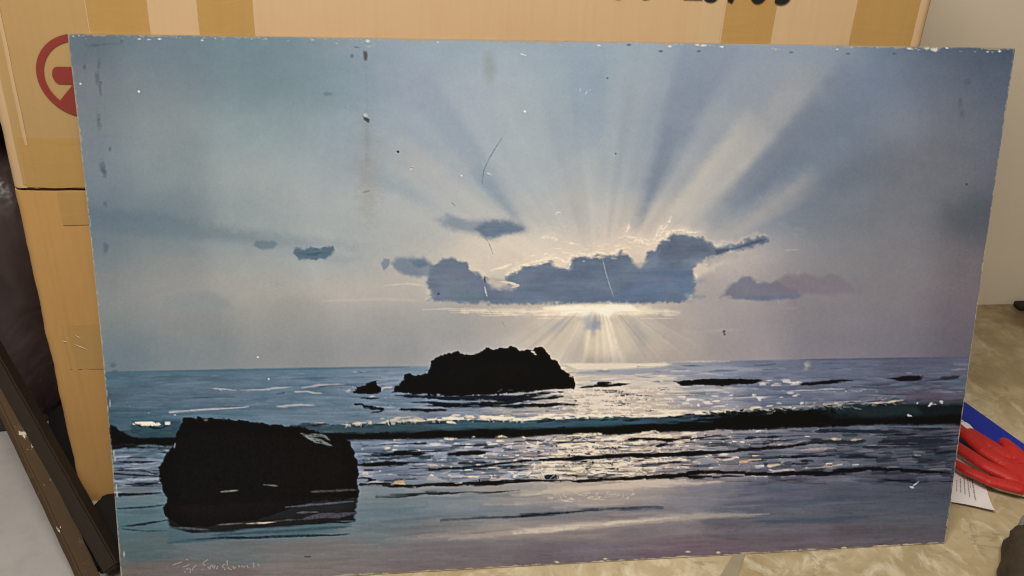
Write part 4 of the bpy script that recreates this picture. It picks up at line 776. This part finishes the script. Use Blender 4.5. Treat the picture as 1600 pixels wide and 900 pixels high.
# ---------------------------------------------------------------- lumpy things
def lump(name, c, r, mat, parent=None, amp=.18, freq=3.0, power=2.6, seed=0, rotz=0.0, sub=5, fine=.05, floor_z=0.0):
    bm = bmesh.new(); bmesh.ops.create_icosphere(bm, subdivisions=sub, radius=1)
    for v in bm.verts:
        n = v.co.normalized(); k = (abs(n.x) ** power + abs(n.y) ** power + abs(n.z) ** power) ** (-1 / power)
        k *= 1 + amp * mnoise.noise(n * freq + Vector((seed, 0, 0))) + fine * abs(mnoise.noise(n * freq * 3.3 + Vector((0, seed, 0))))
        v.co = Vector((n.x * r[0], n.y * r[1], n.z * r[2])) * k
    bmesh.ops.rotate(bm, cent=(0, 0, 0), matrix=Matrix.Rotation(rotz, 3, 'Z'), verts=bm.verts); bmesh.ops.translate(bm, vec=c, verts=bm.verts)
    for v in bm.verts: v.co.z = max(v.co.z, floor_z + .0006)
    return bm_obj(name, bm, mat, parent)
FL = -.0012
prop(lump('plastic_sack', (-.748, .447, .17), (.145, .150, .27), M['plum'], None, .08, 1.8, 2.3, 3, 0, 5, .03, FL), 'dark plum plastic sack slumped beside the cardboard box', 'sack')
prop(lump('black_coat', (-.785, .437, .50), (.175, .145, .09), M['black'], None, .2, 2.0, 2.4, 8, 0, 5, .12, .36), 'black crumpled coat heaped on the dark plastic sack', 'coat')
bag = prop(empty('tool_bag', on_floor(1640, 925)), 'worn dark brown leather pouch patched with torn grey tape', 'bag')
c = on_floor(1650, 936, 0); lump('pouch_body', (c[0], c[1], .020), (.092, .066, .028), M['leather'], bag, .10, 2.4, 3.4, 5, .95, 5, .05)
c = on_floor(1622, 846, .02); lump('tape_patch', (c[0], c[1], .024), (.034, .026, .019), M['duct'], bag, .28, 2.6, 2.2, 9, .8, 5, .2)
c = on_floor(1600, 466, .012); 
prop(bm_obj('wood_offcut', box_bm((1.108, .590, .0062), (.27, .022, .011), .0035, None, 3), M['wood_dark']), 'low dark wooden offcut lying against the wall', 'offcut')

# ---------------------------------------------------------------- old wooden rails leaning at the left
def rail(name, foot, top, wd, th, mat, label, roll):
    foot, top = Vector(foot), Vector(top); d = top - foot; L = d.length; d.normalize()
    me_rot = d.to_track_quat('Z', 'Y').to_matrix() @ Matrix.Rotation(roll, 3, 'Z')
    bm = bmesh.new(); bmesh.ops.create_cube(bm, size=1); bmesh.ops.scale(bm, vec=(wd, th, L), verts=bm.verts)
    bmesh.ops.subdivide_edges(bm, edges=[e for e in bm.edges if abs((e.verts[0].co - e.verts[1].co).z) > .1], cuts=60)
    bmesh.ops.bevel(bm, geom=[e for e in bm.edges if len(e.link_faces) == 2 and e.calc_face_angle() > .5], offset=.0022, segments=2, affect='EDGES')
    for v in bm.verts:
        z = v.co.z; v.co.x += .0007 * mnoise.noise((z * 40, v.co.x * 90, 1)) ; v.co.y += .0007 * mnoise.noise((z * 40, v.co.y * 90, 7))
    o = bm_obj(name, bm, mat); o.matrix_world = Matrix.Translation((foot + top) / 2) @ me_rot.to_4x4()
    return prop(o, label, 'wood', None)
def lift(o, z):
    bpy.context.view_layer.update(); lo = min((o.matrix_world @ v.co).z for v in o.data.vertices); o.location.z += z - lo
r1 = rail('wooden_rail', on_floor(146, 919, .01), on_floor(146, 919, .01) + (on_depth(-31, 545, .22) - on_floor(146, 919, .01)) * 1.4, .021, .015, M['wood'], 'brown wooden rail with white paint specks leaning over the grey floor', .25)
r2 = rail('wooden_rail', on_floor(181, 889, .016), on_floor(181, 889, .016) + (on_depth(-40, 498, .25) - on_floor(181, 889, .016)) * 1.3, .024, .020, M['wood_dark'], 'darker wooden rail between the paint-specked rail and the cardboard box', .85)
prop(lump('black_fill', (-.540, .098, .004), (.030, .066, .012), M['black'], None, .2, 2.2, 2.4, 12, .1, 4, .15, FL), 'added black lump filling in the shade between painting and the corner of the cardboard box', 'filler')  # dark lump added to fill in shade under the box corner
prop(lump('black_fill', (-.636, .262, .006), (.024, .135, .018), M['black'], None, .2, 2.2, 2.4, 17, .30, 4, .15, FL), 'long added black lump filling in the shade along the side of the cardboard box', 'filler')  # second added lump, darkens the floor beside the box like shade
